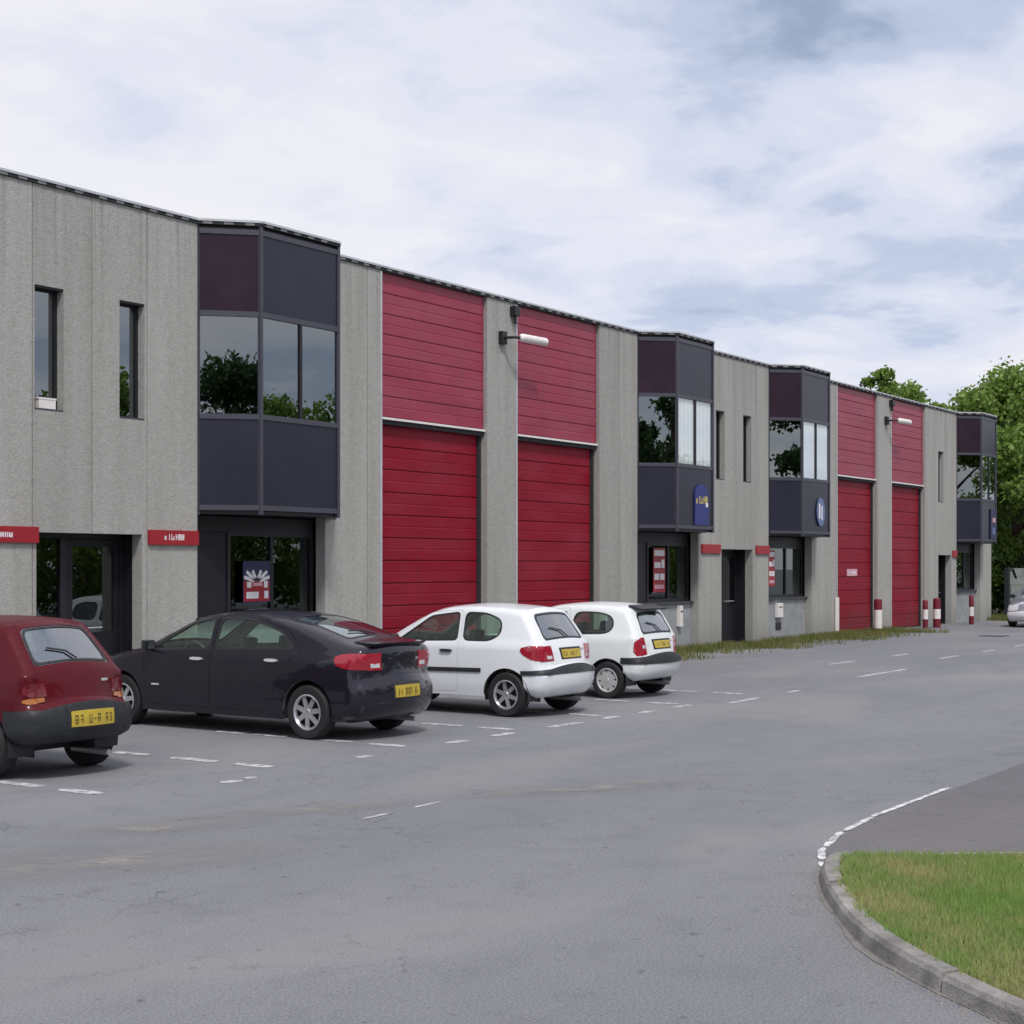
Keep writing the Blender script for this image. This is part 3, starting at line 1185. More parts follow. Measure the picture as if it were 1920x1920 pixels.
# fascia signs on the lower panels of the bays
r0 = empty('company_sign', (33.72, -.70, 2.95))
tag(r0, 'blue arched company sign with yellow lettering on the second bay window', 'sign', 'company signs on the bays')
pts = [(-.36, 0.10), (.36, .10)] + [(.36 * math.cos(R(t)), .84 + .26 * math.sin(R(t))) for t in range(0, 181, 15)]
mb = MB()
n_ = len(pts)
mb.add([(p[0], -.022, p[1]) for p in pts] + [(p[0], .006, p[1]) for p in pts],
       [tuple(range(n_)), tuple(reversed(range(n_, 2 * n_)))] + [(i, n_ + i, n_ + (i + 1) % n_, (i + 1) % n_) for i in range(n_)])
mb.build('sign_board', M['blue_print'], r0)
mb = MB()
glyphs(mb, -.31, .29, .62, .80, -.0225, random.Random(4), 8)
mb.build('lettering', M['yellow_print'], r0)
mb = MB()
mb.box(.20, .31, -.027, -.0225, .55, .65)
mb.build('emblem', M['white_print'], r0)
r0 = empty('company_sign', (41.0, -.715, 3.0))
tag(r0, 'pale blue oval company sign on the third bay window', 'sign', 'company signs on the bays')
mb = MB()
pts = [(.27 * math.cos(R(t)), .58 + .40 * math.sin(R(t))) for t in range(0, 360, 15)]
n_ = len(pts)
mb.add([(p[0], -.018, p[1]) for p in pts] + [(p[0], .006, p[1]) for p in pts],
       [tuple(range(n_)), tuple(reversed(range(n_, 2 * n_)))] + [(i, n_ + i, n_ + (i + 1) % n_, (i + 1) % n_) for i in range(n_)])
mb.build('sign_board', M['sky_print'], r0)
mb = MB()
mb.box(-.16, -.06, -.022, -.0185, .40, .82)
mb.box(.02, .10, -.022, -.0185, .36, .76)
mb.build('lettering', M['white_print'], r0)
r0 = empty('company_sign', (57.0, -.715, 3.05))
tag(r0, 'dark blue company sign with two light dots on the farthest bay window', 'sign', 'company signs on the bays')
mb = MB()
mb.box(-.35, .35, -.018, .006, 0, 1.1)
mb.build('sign_board', M['navy'], r0)
mb = MB()
mb.box(-.12, .2, -.022, -.0185, .62, .78)
mb.mi = 1
mb.box(-.14, .14, -.022, -.0185, .18, .42)
mb.build('lettering', [M['pink_print'], M['sky_print']], r0)

r0 = empty('door_notice', (45.6, .197, 1.86))
tag(r0, 'small white notice on the third red loading door', 'notice')
mb = MB()
mb.box(-.42, .42, -.012, 0, -.11, .11)
mb.build('notice_plate', M['pink_print'], r0, bevel=.003)
mb = MB()
glyphs(mb, -.34, .34, -.05, .06, -.0125, random.Random(9), 7)
mb.build('lettering', M['white_print'], r0)

# wall lamps: a dark bracket on the pier, a pale tube lamp sticking out to the right
LG = 'tube lamps on the piers between loading doors'
for k, (x, lab) in enumerate(((26.15, 'pale tube lamp on a black bracket on the pier between the two nearest loading doors'),
                              (47.95, 'pale tube lamp on a black bracket on the far pier between loading doors'))):
    r0 = empty('wall_lamp', (x, 0, 6.74))
    tag(r0, lab, 'lamp', LG)
    mb = MB()
    mb.box(-.09, .09, -.10, -.003, -.13, .13)
    mb.tube([(0, -.10, 0), (.05, -.28, .0), (.16, -.36, 0)], .03, 8)
    mb.build('bracket', M['black_trim'], r0, bevel=.006)
    mb = MB()
    mb.tube([(.16, -.36, 0), (.2, -.38, 0), (1.0, -.44, 0), (1.04, -.44, 0)], [.05, .085, .085, .05], 12)
    mb.build('lamp_housing', M['white_paint'], r0, smooth=True)
    r1 = empty('roof_outlet', (x + .42, 0, 7.34))
    tag(r1, 'small dark rain outlet under the coping above the ' + ('near' if k == 0 else 'far') + ' tube lamp', 'rain outlet', 'rain outlets on the piers')
    mb = MB()
    mb.box(-.10, .10, -.14, -.003, -.10, .10)
    mb.build('outlet_box', M['black_trim'], r1, bevel=.01)
    mb = MB()
    mb.tube([(0, -.07, -.10), (0, -.075, -.26)], .035, 8)
    mb.build('spout', M['black_trim'], r1)

# letterboxes and small fittings on the low walls and piers
for (x, y, z, w, h, lab) in ((40.1, .198, .62, .34, .40, 'white letterbox on the low wall under the third bay window'),
                             (34.2, .198, .55, .16, .52, 'slim white meter box on the low wall under the second bay window')):
    r0 = empty('letterbox', (x, y, z))
    tag(r0, lab, 'letterbox', 'white boxes on the low walls')
    mb = MB()
    mb.box(-w / 2, w / 2, -.11, -.002, 0, h)
    mb.build('box_body', M['white_paint'], r0, bevel=.012)
    mb = MB()
    mb.box(-w * .35, w * .35, -.116, -.1105, h * .7, h * .76)
    mb.build('slot', M['black_trim'], r0)
r0 = empty('air_vent', (40.15, .198, .28))
tag(r0, 'dark air vent low on the wall below the white letterbox', 'vent')
mb = MB()
mb.box(-.17, .17, -.02, -.002, 0, .2)
mb.build('vent_plate', M['gap'], r0)
for i in range(4):
    mb = MB()
    mb.box(-.15, .15, -.032, -.0205, .025 + i * .045, .05 + i * .045)
    mb.build('louvre', M['trim'], r0)
r0 = empty('corner_guard', (43.86, -.02, 0))
tag(r0, 'pale painted corner guard left of the third red loading door', 'corner guard')
mb = MB()
mb.prism([(-.12, -.03), (.10, -.03), (.10, .0), (-.12, .0)], 0, 1.12)
mb.box(.101, .125, -.03, .2, 0, 1.12)
mb.build('guard_plate', M['white_paint'], r0)
# the roof aerial
r0 = empty('roof_aerial', (56.0, 4.0, H + .06))
tag(r0, 'thin roof aerial above the far end of the building', 'aerial')
mb = MB()
mb.tube([(0, 0, 0), (0, 0, 1.5)], .03, 6)
mb.build('mast', M['gap'], r0)
for i, z in enumerate((1.05, 1.2, 1.35)):
    mb = MB()
    mb.tube([(-.25 + .05 * i, 0, z), (.25 - .05 * i, 0, z)], .025, 6)
    mb.build('aerial_rod', M['gap'], r0)

# bollards in front of the far loading doors
BG = 'red and white bollards by the far loading doors'
for k, (x, y, ht, lab) in enumerate(((46.2, -.42, 1.0, 'tall bollard with long white base right of the third loading door'),
                                     (50.15, -.55, .9, 'red and white bollard before the middle of the farthest loading door'),
                                     (50.85, -.70, .95, 'red and white bollard at the right of the farthest loading door'),
                                     (54.35, -.75, 1.0, 'red and white bollard before the farthest entrance'))):
    r0 = empty('bollard', (x, y, 0))
    tag(r0, lab, 'bollard', BG)
    rr = .125 if k in (0, 2) else .085

    def ring(z0, z1, m, nm, top=False):
        mb = MB()
        pr = [(rr, z0), (rr, z1)] + ([(rr * .8, z1 + .03), (.001, z1 + .045)] if top else [])
        mb.lathe(pr, 16)
        mb.build(nm, m, r0, smooth=True)
    if k == 0:
        ring(0, .12, M['rust'], 'foot')
        ring(.12, .70, M['white_paint'], 'white_band')
        ring(.70, ht, M['red_paint'], 'red_band', True)
    else:
        ring(0, .30, M['red_paint'], 'red_band')
        ring(.30, .62, M['white_paint'], 'white_band')
        ring(.62, ht, M['red_paint'], 'red_band', True)

# ------------------------------------------------------------------ cars


def chaikin(P, n=2, closed=True):
    P = [tuple(p) for p in P]
    for _ in range(n):
        Q = []
        m = len(P)
        rng = range(m) if closed else range(m - 1)
        if not closed:
            Q.append(P[0])
        for i in rng:
            a, b = P[i], P[(i + 1) % m]
            Q.append((a[0] * .75 + b[0] * .25, a[1] * .75 + b[1] * .25))
            Q.append((a[0] * .25 + b[0] * .75, a[1] * .25 + b[1] * .75))
        if not closed:
            Q.append(P[-1])
        P = Q
    return P


def rounded(P, r, k=4):
    """closed polygon with corners rounded to about r"""
    P = [np.array(p, float) for p in P]
    out = []
    n = len(P)
    for i in range(n):
        a, b, c = P[i - 1], P[i], P[(i + 1) % n]
        la, lc = np.linalg.norm(a - b), np.linalg.norm(c - b)
        p0, p1 = b + (a - b) / la * min(r, la * .45), b + (c - b) / lc * min(r, lc * .45)
        for j in range(k + 1):
            t = j / k
            out.append(tuple((1 - t) ** 2 * p0 + 2 * t * (1 - t) * b + t * t * p1))
    return out


def resample(P, step, closed):
    P = [np.array(p, float) for p in P]
    if closed:
        P = P + [P[0]]
    out = []
    for a, b in zip(P, P[1:]):
        n = max(1, int(round(np.linalg.norm(b - a) / step)))
        for i in range(n):
            out.append(a + (b - a) * i / n)
    if not closed:
        out.append(P[-1])
    return np.array(out)


def inside(poly, pts):
    poly = np.asarray(poly)
    pts = np.asarray(pts)
    x, y = pts[:, 0], pts[:, 1]
    r = np.zeros(len(pts), bool)
    n = len(poly)
    for i in range(n):
        x0, y0 = poly[i]
        x1, y1 = poly[(i + 1) % n]
        c = ((y0 > y) != (y1 > y))
        if y1 != y0:
            r ^= c & (x < (x1 - x0) * (y - y0) / (y1 - y0) + x0)
    return r


def seg_dist(poly, pts, closed=True):
    """distance and index of nearest segment"""
    A = np.asarray(poly, float)
    B = np.roll(A, -1, 0) if closed else A[1:]
    A = A if closed else A[:-1]
    pts = np.asarray(pts, float)
    d = B - A
    L2 = np.maximum((d ** 2).sum(1), 1e-12)
    t = ((pts[:, None, :] - A[None]) * d[None]).sum(2) / L2[None]
    t = np.clip(t, 0, 1)
    q = A[None] + t[..., None] * d[None]
    D = np.sqrt(((pts[:, None, :] - q) ** 2).sum(2))
    i = D.argmin(1)
    k = np.arange(len(pts))
    return D[k, i], i, t[k, i]


def triangulate(outer, holes, inner, clip=None):
    loops = [np.asarray(outer)] + [np.asarray(h) for h in holes] + ([clip] if clip is not None else [])
    vs_, es = [], []
    for lp in loops:
        b = len(vs_)
        vs_ += [Vector((float(p[0]), float(p[1]))) for p in lp]
        es += [(b + i, b + (i + 1) % len(lp)) for i in range(len(lp))]
    if len(inner):
        inner = np.asarray(inner)
        keep = inside(outer, inner)
        for lp in loops:
            keep &= seg_dist(lp, inner)[0] > .011
        for h in holes:
            keep &= ~inside(h, inner)
        vs_ += [Vector((float(p[0]), float(p[1]))) for p in inner[keep]]
    V_, E_, F_, _, _, _ = delaunay_2d_cdt(vs_, es, [], 0, 1e-6)
    P = np.array([(v.x, v.y) for v in V_])
    T = np.array(F_)
    c = P[T].mean(1)
    ok = inside(outer, c)
    if clip is not None:
        ok &= inside(clip, c)
    for h in holes:
        ok &= ~inside(h, c)
    return P, T[ok]


class Car:
    def __init__(s, spec):
        s.sp = spec
        s.L, s.W = spec['L'], spec['W']
        top = chaikin(spec['outline'], 2, closed=False)
        s.top = resample(top, .045, False)                    # rear bottom -> over the roof -> front bottom
        bot = resample([tuple(s.top[-1]), tuple(s.top[0])], .09, False)[1:-1]
        s.ring = np.vstack([s.top, bot])
        seg = np.linalg.norm(np.diff(s.top, axis=0), axis=1)
        s.S = np.concatenate([[0], np.cumsum(seg)])
        d = np.gradient(s.top, axis=0)
        d /= np.linalg.norm(d, axis=1)[:, None]
        s.N = np.stack([-d[:, 1], d[:, 0]], 1)                # outwards (path runs clockwise seen from +x)
        s.N = np.where((s.N @ np.array([[0], [1.0]])) * 0 == 0, s.N, s.N)
        # the path goes up the tail and forwards over the roof: outward normal is to the left of travel
        yz = s.top
        r = np.full(len(yz), spec.get('r_roof', .085))
        rr = spec.get('r_end', .16)
        ends = np.clip((spec['belt'] - .02 - yz[:, 1]) / .12, 0, 1) * np.clip(np.maximum((.7 - yz[:, 0]) / .4, (yz[:, 0] - (s.L - .9)) / .4), 0, 1)
        s.r = r + (rr - r) * ends
        cam_ = np.full(len(yz), .035) + .07 * ends
        cam_ = np.where((yz[:, 1] > spec['belt']) & (np.abs(s.N[:, 0]) > .25), .06, cam_)
        for _ in range(4):
            cam_ = np.convolve(np.pad(cam_, 1, 'edge'), [.25, .5, .25], 'valid')
            s.r = np.convolve(np.pad(s.r, 1, 'edge'), [.25, .5, .25], 'valid')
        s.camber = cam_
        s.edge_w = s.half(s.top)

    def half(s, P):
        P = np.asarray(P, float)
        y, z = P[:, 0], P[:, 1]
        sp = s.sp
        w = np.full(len(P), s.W)
        w -= .10 * np.clip((1.0 - y) / 1.0, 0, 1) ** 2 + .13 * np.clip((y - (s.L - 1.1)) / 1.1, 0, 1) ** 2
        tb = np.clip(z - sp['belt'], 0, 1)
        w -= sp.get('tumble', .30) * tb + .02 * np.clip(tb / .03, 0, 1)
        w -= .16 * np.clip(.42 - z, 0, 1) + .10 * np.clip(z - .62, 0, sp['belt'] - .62) ** 1.5
        d, i, t = seg_dist(s.top, P, False)
        r = s.r[i] * (1 - t) + s.r[np.minimum(i + 1, len(s.r) - 1)] * t
        u = np.clip(d / r, 0, 1)
        w -= r * (1 - np.sqrt(np.clip(1 - (1 - u) ** 2, 0, 1)))
        return np.maximum(w, .05)

    def side3(s, P, off, sgn):
        """points on the side skin, moved out along its true normal"""
        P = np.asarray(P, float)
        w = s.half(P)
        if off == 0:
            return [(sgn * float(w[i]), float(P[i][0]) - s.L / 2, float(P[i][1])) for i in range(len(P))]
        e = .004
        gy = (s.half(P + (e, 0)) - s.half(P - (e, 0))) / (2 * e)
        gz = (s.half(P + (0, e)) - s.half(P - (0, e))) / (2 * e)
        n = np.stack([np.ones(len(P)), -gy, -gz], 1)
        n /= np.linalg.norm(n, axis=1)[:, None]
        d, i, t = seg_dist(s.top, P, False)
        on = d < .002                                      # on the seam with the centre skin: its normal
        n[on] = np.stack([np.zeros(on.sum()), s.N[i[on], 0], s.N[i[on], 1]], 1)
        x = w + n[:, 0] * off
        y = P[:, 0] + n[:, 1] * off - s.L / 2
        z = P[:, 1] + n[:, 2] * off
        return [(sgn * float(x[i]), float(y[i]), float(z[i])) for i in range(len(P))]

    def grid_side(s):
        b = s.ring
        g_ = [(y, z) for y in np.arange(.03, s.L, .075) for z in np.arange(.18, 1.55, .06)]
        for k in (.06, .2, .42, .7, 1.0):
            for i in range(0, len(s.top)):
                p = s.top[i] - s.N[i] * s.r[i] * k
                g_.append(tuple(p))
        g_ = np.array(g_)
        ok = inside(b, g_)
        g_ = g_[ok]
        dd = seg_dist(s.top, g_, False)[0]
        return g_[dd > .004]

    def c3(s, q, off):
        """q: (s, v) on the centre skin"""
        q = np.asarray(q, float)
        sv = np.clip(q[:, 0], 0, s.S[-1])
        y = np.interp(sv, s.S, s.top[:, 0])
        z = np.interp(sv, s.S, s.top[:, 1])
        ny = np.interp(sv, s.S, s.N[:, 0])
        nz = np.interp(sv, s.S, s.N[:, 1])
        we = np.interp(sv, s.S, s.edge_w)
        ca = np.interp(sv, s.S, s.camber)
        v = q[:, 1]
        b = ca * (1 - v ** 2)                              # crown of the roof, bow of the ends; the underside stays level
        by, bz = b * ny, b * np.maximum(nz, 0)
        return [(float(v[i] * we[i]), float(y[i] + by[i] + ny[i] * off) - s.L / 2, float(z[i] + bz[i] + nz[i] * off)) for i in range(len(q))]

    def s_at(s, y, z):
        d, i, t = seg_dist(s.top, [(y, z)], False)
        return float(s.S[i[0]] + t[0] * (s.S[i[0] + 1] - s.S[i[0]]))

    # ---- add skins to a mesh builder
    def add_side(s, mb, outer, holes=(), off=0.0, sides=(-1, 1), skirt=0.0, clip=False):
        P, T = triangulate(outer, holes, s.G, clip=s.ring if clip else None)
        cnt = {}
        if skirt:
            for t in T.tolist():
                for a, b in ((t[0], t[1]), (t[1], t[2]), (t[2], t[0])):
                    k = (min(a, b), max(a, b))
                    cnt[k] = cnt.get(k, 0) + 1
            on = seg_dist(s.top, P, False)[0] < .0015
        for sg in sides:
            v = s.side3(P, off, sg)
            mb.add(v, [tuple(t) if sg < 0 else tuple(reversed(t)) for t in T.tolist()])
            if skirt:
                c = s.side3(P, off - skirt, sg)
                for (a, b), k in cnt.items():
                    if k == 1 and not (on[a] and on[b]):
                        mb.add([v[a], v[b], c[b], c[a]], [(0, 1, 2, 3)])

    def add_centre(s, mb, outer, holes=(), off=0.0, skirt=0.0):
        """outer and holes in (s, v); triangulated with v stretched to metres"""
        k = s.W * .8
        sc = np.array([1, k])
        gs = np.array([(a, v * k) for a in s.S[::2] for v in np.linspace(-.88, .88, 11)])
        P, T = triangulate(np.asarray(outer) * sc, [np.asarray(h) * sc for h in holes], gs)
        mb.add(s.c3(P / sc, off), [tuple(t) for t in T.tolist()])
        if skirt:
            o = np.asarray(outer)
            n = len(o)
            on = np.abs(o[:, 1]) > .999
            mb.add(s.c3(o, off) + s.c3(o, off - skirt), [(i, (i + 1) % n, n + (i + 1) % n, n + i) for i in range(n) if not (on[i] and on[(i + 1) % n])])

    def rect(s, sa, sb, va, vb=None, rounding=0.0):
        """symmetric trapezoid on the centre skin: half-width va at sa, vb at sb"""
        vb = va if vb is None else vb
        P = [(sa, -va), (sa, va), (sb, vb), (sb, -vb)]
        if rounding:
            Q = []
            for i in range(4):
                a, b, c = np.array(P[i - 1]), np.array(P[i]), np.array(P[(i + 1) % 4])
                ka, kc = min(.45, rounding / np.linalg.norm((a - b) * (1, s.W))), min(.45, rounding / np.linalg.norm((c - b) * (1, s.W)))
                p0, p1 = b + (a - b) * ka, b + (c - b) * kc
                for t in (0, .33, .67, 1):
                    Q.append(tuple((1 - t) ** 2 * p0 + 2 * t * (1 - t) * b + t * t * p1))
            P = Q
        return [tuple(p) for p in resample(P, .06, True)]


def shrink(poly, d):
    P = np.asarray(poly, float)
    a = P - np.roll(P, 1, 0)
    b = np.roll(P, -1, 0) - P
    a /= np.maximum(np.linalg.norm(a, axis=1), 1e-9)[:, None]
    b /= np.maximum(np.linalg.norm(b, axis=1), 1e-9)[:, None]
    t = a + b
    t /= np.maximum(np.linalg.norm(t, axis=1), 1e-9)[:, None]
    area = (P[:, 0] * np.roll(P[:, 1], -1) - np.roll(P[:, 0], -1) * P[:, 1]).sum()
    n = np.stack([-t[:, 1], t[:, 0]], 1) * (1 if area > 0 else -1)
    return P + n * d


def wheel_meshes(rad, width, style, spokes):
    """axis along x, outer face towards -x; three meshes: barrel, tyre, rim"""
    rr = rad * (.66 if style != 'steel' else .60)
    w = width / 2
    ty = MB()
    ty.lathe([(rr * .98, w * .9), (rr, w), (rad * .93, w), (rad * .985, w * .8), (rad, w * .45), (rad, -w * .45), (rad * .985, -w * .8),
              (rad * .93, -w), (rr * 1.08, -w), (rr, -w * .94), (rr * .98, -w * .6)], 40, 'X')
    tm = ty.mesh('tyre', M['tyre'], smooth=True)
    ba = MB()
    ba.lathe([(.001, -w * .15), (rr * .97, -w * .15), (rr * .97, w * .85), (.001, w * .85)], 28, 'X')
    bm_ = ba.mesh('wheel', M['gap'], smooth=True)
    ri = MB()
    ri.lathe([(rr * 1.0, -w * .55), (rr * 1.0, -w * .96), (rr * .93, -w * 1.0), (rr * .86, -w * .8), (rr * .86, -w * .5)], 40, 'X')
    ri.lathe([(.001, -w * .93), (rr * .17, -w * .92), (rr * .24, -w * .78), (rr * .24, -w * .3)], 24, 'X')
    for k in range(spokes):
        t = 2 * PI * k / spokes + .3
        wa, wb = (.15, .13) if style == 'alloy' else (.19, .25)
        c, sn = math.cos(t), math.sin(t)
        vv = []
        for (rd, hw, x) in ((rr * .18, rr * wa, -w * .86), (rr * .9, rr * wb, -w * .74)):
            for (dx, sg) in ((0, -1), (0, 1), (w * .22, 1), (w * .22, -1)):
                u = hw * sg * (1.0 if dx == 0 else .9)
                vv.append((x + dx, rd * c - u * sn, rd * sn + u * c))
        ri.add(vv, [(0, 1, 5, 4), (1, 2, 6, 5), (2, 3, 7, 6), (3, 0, 4, 7)])
    rm = ri.mesh('rim', M[{'alloy': 'alloy', 'cap': 'cap', 'steel': 'steel'}[style]], smooth=True, angle=40)
    return bm_, tm, rm


def make_car(sp, name, loc, label, rz=0.0):
    c = Car(sp)
    L, W = c.L, c.W
    root = empty(name, loc, rz)
    tag(root, label, 'car', 'cars parked nose in along the building')
    c.G = c.grid_side()
    paint = M[sp['paint']]
    RW, (yr, yf) = sp['wheel_r'], sp['axles']
    ar = RW + .055
    # side outline with the wheel arches cut from its lower edge
    zb = float(c.top[0][1])
    bot_y0, bot_y1 = float(c.top[0][0]), float(c.top[-1][0])
    pts = [tuple(p) for p in c.top]
    low = []
    for yc in (yf, yr):
        h_ = math.sqrt(max(0, ar * ar - (RW - zb) ** 2))
        a0 = math.atan2(zb - RW, h_)
        a1 = PI - a0
        for i in range(19):
            t = a0 + (a1 - a0) * i / 18
            low.append((yc + ar * math.cos(t), RW + ar * math.sin(t)))
    edge = [pts[-1]] + low + [pts[0]]
    full = []
    for a, b in zip(edge, edge[1:]):
        a, b = np.array(a), np.array(b)
        n = max(1, int(np.linalg.norm(b - a) / .09))
        full += [tuple(a + (b - a) * i / n) for i in range(n)]
    outer = pts[:-1] + full
    wins = [resample(rounded(w, r_w), .06, True) for w, r_w in zip(sp['windows'], sp['win_r'])]
    doors = [resample(rounded(d, .07), .07, True) for d in sp['doors']]
    loose = [w for k, w in enumerate(wins) if sp['win_door'][k] is None]
    rear = c.rect(c.s_at(*sp['rear_glass'][0]), c.s_at(*sp['rear_glass'][1]), sp['rear_glass'][2], sp['rear_glass'][3], .09)
    front = c.rect(c.s_at(*sp['windscreen'][0]), c.s_at(*sp['windscreen'][1]), .86, .92, .07)
    tg = c.rect(c.s_at(*sp['tailgate'][0]), c.s_at(*sp['tailgate'][1]), sp['tailgate'][2], sp['tailgate'][3], .05)
    # body shell
    mb = MB()
    c.add_side(mb, outer, doors + loose)
    Smax = float(c.S[-1])
    cen = [(float(v), -1.0) for v in c.S] + [(Smax, v) for v in np.linspace(-.8, .8, 9)] + [(float(v), 1.0) for v in c.S[::-1]] + [(0.0, v) for v in np.linspace(.8, -.8, 9)]
    c.add_centre(mb, cen, [tg, front])
    body = mb.build('body', paint, root, smooth=True, weld=True, angle=50)
    # lining: a dark inner skin, the floor, dashboard and wheel arches
    mb = MB()
    c.add_side(mb, outer, wins, off=-.035)
    s0, s1 = c.S[0] + .2, Smax - .2
    c.add_centre(mb, c.rect(s0, s1, .96), [rear, front], off=-.035)
    yd = sp['dash']
    mb.box(-W + .16, W - .16, yd - L / 2 - .25, yd - L / 2 + .25, .55, sp['belt'] - .06)
    mb.box(-W + .17, W - .17, .15 - L / 2 + .12, .15 - L / 2 + .55, .42, sp['belt'] - .12)
    mb.v = [(x, y, max(z, zb + .10)) for (x, y, z) in mb.v]
    mb.build('lining', M['cabin'], root)
    mb = MB()
    mb.box(-W + .16, W - .16, -L / 2 + .30, L / 2 - .35, zb + .01, zb + .08)
    mb.box(-W * .55, W * .55, yr - L / 2 - .04, yr - L / 2 + .04, .22, .30)
    for yc in (yr, yf):
        for sg in (-1, 1):
            n = 16
            vv, ff = [], []
            for i in range(n + 1):
                t = -.25 + (PI + .5) * i / n
                for x in (W - .03, W - .34):
                    vv.append((sg * x, yc - L / 2 + (ar - .004) * math.cos(t), RW + (ar - .004) * math.sin(t)))
            for i in range(n):
                ff.append((2 * i, 2 * i + 1, 2 * i + 3, 2 * i + 2))
            mb.add(vv, ff)
            mb.add([(sg * (W - .34), yc - L / 2 + u, v) for u, v in ((-ar, .2), (ar, .2), (ar, RW + ar), (-ar, RW + ar))], [(0, 1, 2, 3)])
    mb.build('underbody', M['plastic'], root)
    # doors with their glass and handle
    dobj = {}
    for k, d in enumerate(doors):
        for sg in (-1, 1):
            mb = MB()
            hs = [w for j, w in enumerate(wins) if sp['win_door'][j] == k]
            c.add_side(mb, shrink(d, .004), hs, sides=(sg,), skirt=.02)
            o = mb.build('door', paint, root, smooth=True, angle=50)
            dobj[(k, sg)] = o
            hy_, hz_ = sp['handles'][k]
            hp = [(hy_ - .10, hz_ - .018), (hy_ + .10, hz_ - .018), (hy_ + .10, hz_ + .02), (hy_ - .10, hz_ + .02)]
            mb = MB()
            c.add_side(mb, resample(chaikin(hp, 1), .05, True), off=.03, sides=(sg,), skirt=.03)
            mb.build('handle', M[sp['handle_mat']], o, smooth=True)
    for k, w in enumerate(wins):
        for sg in (-1, 1):
            par = root if sp['win_door'][k] is None else dobj[(sp['win_door'][k], sg)]
            mb = MB()
            c.add_side(mb, shrink(w, .002), off=-.006, sides=(sg,))
            mb.build('side_window', M['car_glass'], par, smooth=True)
            if sp.get('seals', True):
                mb = MB()
                c_ = shrink(w, .022)
                P, T = triangulate(shrink(w, -.003), [c_], np.zeros((0, 2)))
                mb.add(c.side3(P, .002, sg), T.tolist())
                mb.build('window_seal', M['plastic'], par)
    # tailgate with its window
    mb = MB()
    c.add_centre(mb, shrink(np.array(tg) * (1, W), .004) / (1, W), [rear], skirt=.02)
    tgo = mb.build('tailgate', paint, root, smooth=True, angle=50)
    mb = MB()
    c.add_centre(mb, rear, off=-.004)
    mb.build('rear_window', M[sp.get('rear_mat', 'car_glass_dark')], tgo, smooth=True)
    mb = MB()
    c.add_centre(mb, front, off=-.004)
    mb.build('windscreen', M['car_glass'], root, smooth=True)
    sr0, sr1 = min(p[0] for p in rear), max(p[0] for p in rear)
    mb = MB()
    q = np.array(c.rect(sr0 + .01, sr1 - .01, sp['rear_glass'][2] * .985, sp['rear_glass'][3] * .985, .09))
    q2 = np.array(c.rect(sr0 + .035, sr1 - .035, sp['rear_glass'][2] * .93, sp['rear_glass'][3] * .93, .09))
    c.add_centre(mb, q, [q2], off=.0015)
    mb.build('window_seal', M['plastic'], tgo)
    sw = sr0 + .03
    mb = MB()
    a_ = c.c3([(sw, .05), (sw + .10, -.12), (sw + .16, -.52)], .014)
    mb.tube(a_, .009, 6)
    mb.build('rear_wiper', M['plastic'], tgo)
    sg_ = c.s_at(*sp['tailgate'][0]) + .20
    mb = MB()
    c.add_centre(mb, [(sg_ - .012, .50), (sg_ - .012, .68), (sg_ + .012, .68), (sg_ + .012, .50)], off=.004)
    mb.build('badge', M['metal'], tgo)
    # bumpers
    for (nm, m_, off, ypoly, srange) in sp['bumpers']:
        mb = MB()
        c.add_side(mb, resample(ypoly, .07, True), off=off, skirt=off + .012, clip=True)
        sa, sb = c.s_at(*srange[0]), c.s_at(*srange[1])
        c.add_centre(mb, c.rect(sa, sb, 1.0), off=off, skirt=off + .012)
        mb.build(nm, M[m_], root, smooth=True, weld=True, angle=40)
    for (ypoly, m_, off) in sp.get('mouldings', []):
        for sg in (-1, 1):
            mb = MB()
            c.add_side(mb, resample(ypoly, .08, True), off=off, sides=(sg,), skirt=off + .004, clip=True)
            mb.build('side_moulding', M[m_], root, smooth=True)
    # lamps
    for lk_, (nm, m_, ypoly, (pa, pb, va, vb)) in enumerate(sp['lamps']):
        for sg in (-1, 1):
            mb = MB()
            if ypoly:
                c.add_side(mb, resample(chaikin(ypoly, 1), .05, True), off=.007, sides=(sg,), skirt=.012, clip=True)
            if pa:
                sa, sb = c.s_at(*pa), c.s_at(*pb)
                q = [(sa, sg * va), (sb, sg * va), (sb, sg * vb), (sa, sg * vb)]
                c.add_centre(mb, resample(q, .05, True), off=.007 + .003 * lk_, skirt=.012)
            mb.build(nm, M[m_], root, smooth=True, weld=True, angle=50)
    # number plate on the tail: a yellow plate in a dark recess
    (py, pz), ph, pw = sp['plate']
    ps = c.s_at(py, pz)
    po = sp.get('plate_off', .012)
    mb = MB()
    mb.mi = 0
    kx = pw / 2 / float(np.interp(ps, c.S, c.edge_w))
    c.add_centre(mb, c.rect(ps - ph / 2 - .02, ps + ph / 2 + .025, kx * 1.12), off=po - .006, skirt=.02)
    rc = mb.build('plate_recess', M['plastic'], root)
    mb = MB()
    c.add_centre(mb, c.rect(ps - ph / 2, ps + ph / 2, kx), off=po + .002, skirt=.008)
    pl = mb.build('number_plate', M['plate'], root)
    mb = MB()
    rg = random.Random(int(L * 1000))
    for i in range(9):
        v0 = -kx * .88 + kx * 1.78 * i / 9
        if i in (2, 6):
            continue
        segs = [q for q in ((0, .03, -.28, .28), (.10, .13, -.28, .28), (.03, .10, .2, .28), (.03, .10, -.04, .04), (.03, .10, -.28, -.2)) if rg.random() < .68]
        for (a, b2, e, f_) in segs:
            c.add_centre(mb, [(ps + ph * e, v0 + kx * a), (ps + ph * e, v0 + kx * b2), (ps + ph * f_, v0 + kx * b2), (ps + ph * f_, v0 + kx * a)], off=po + .005)
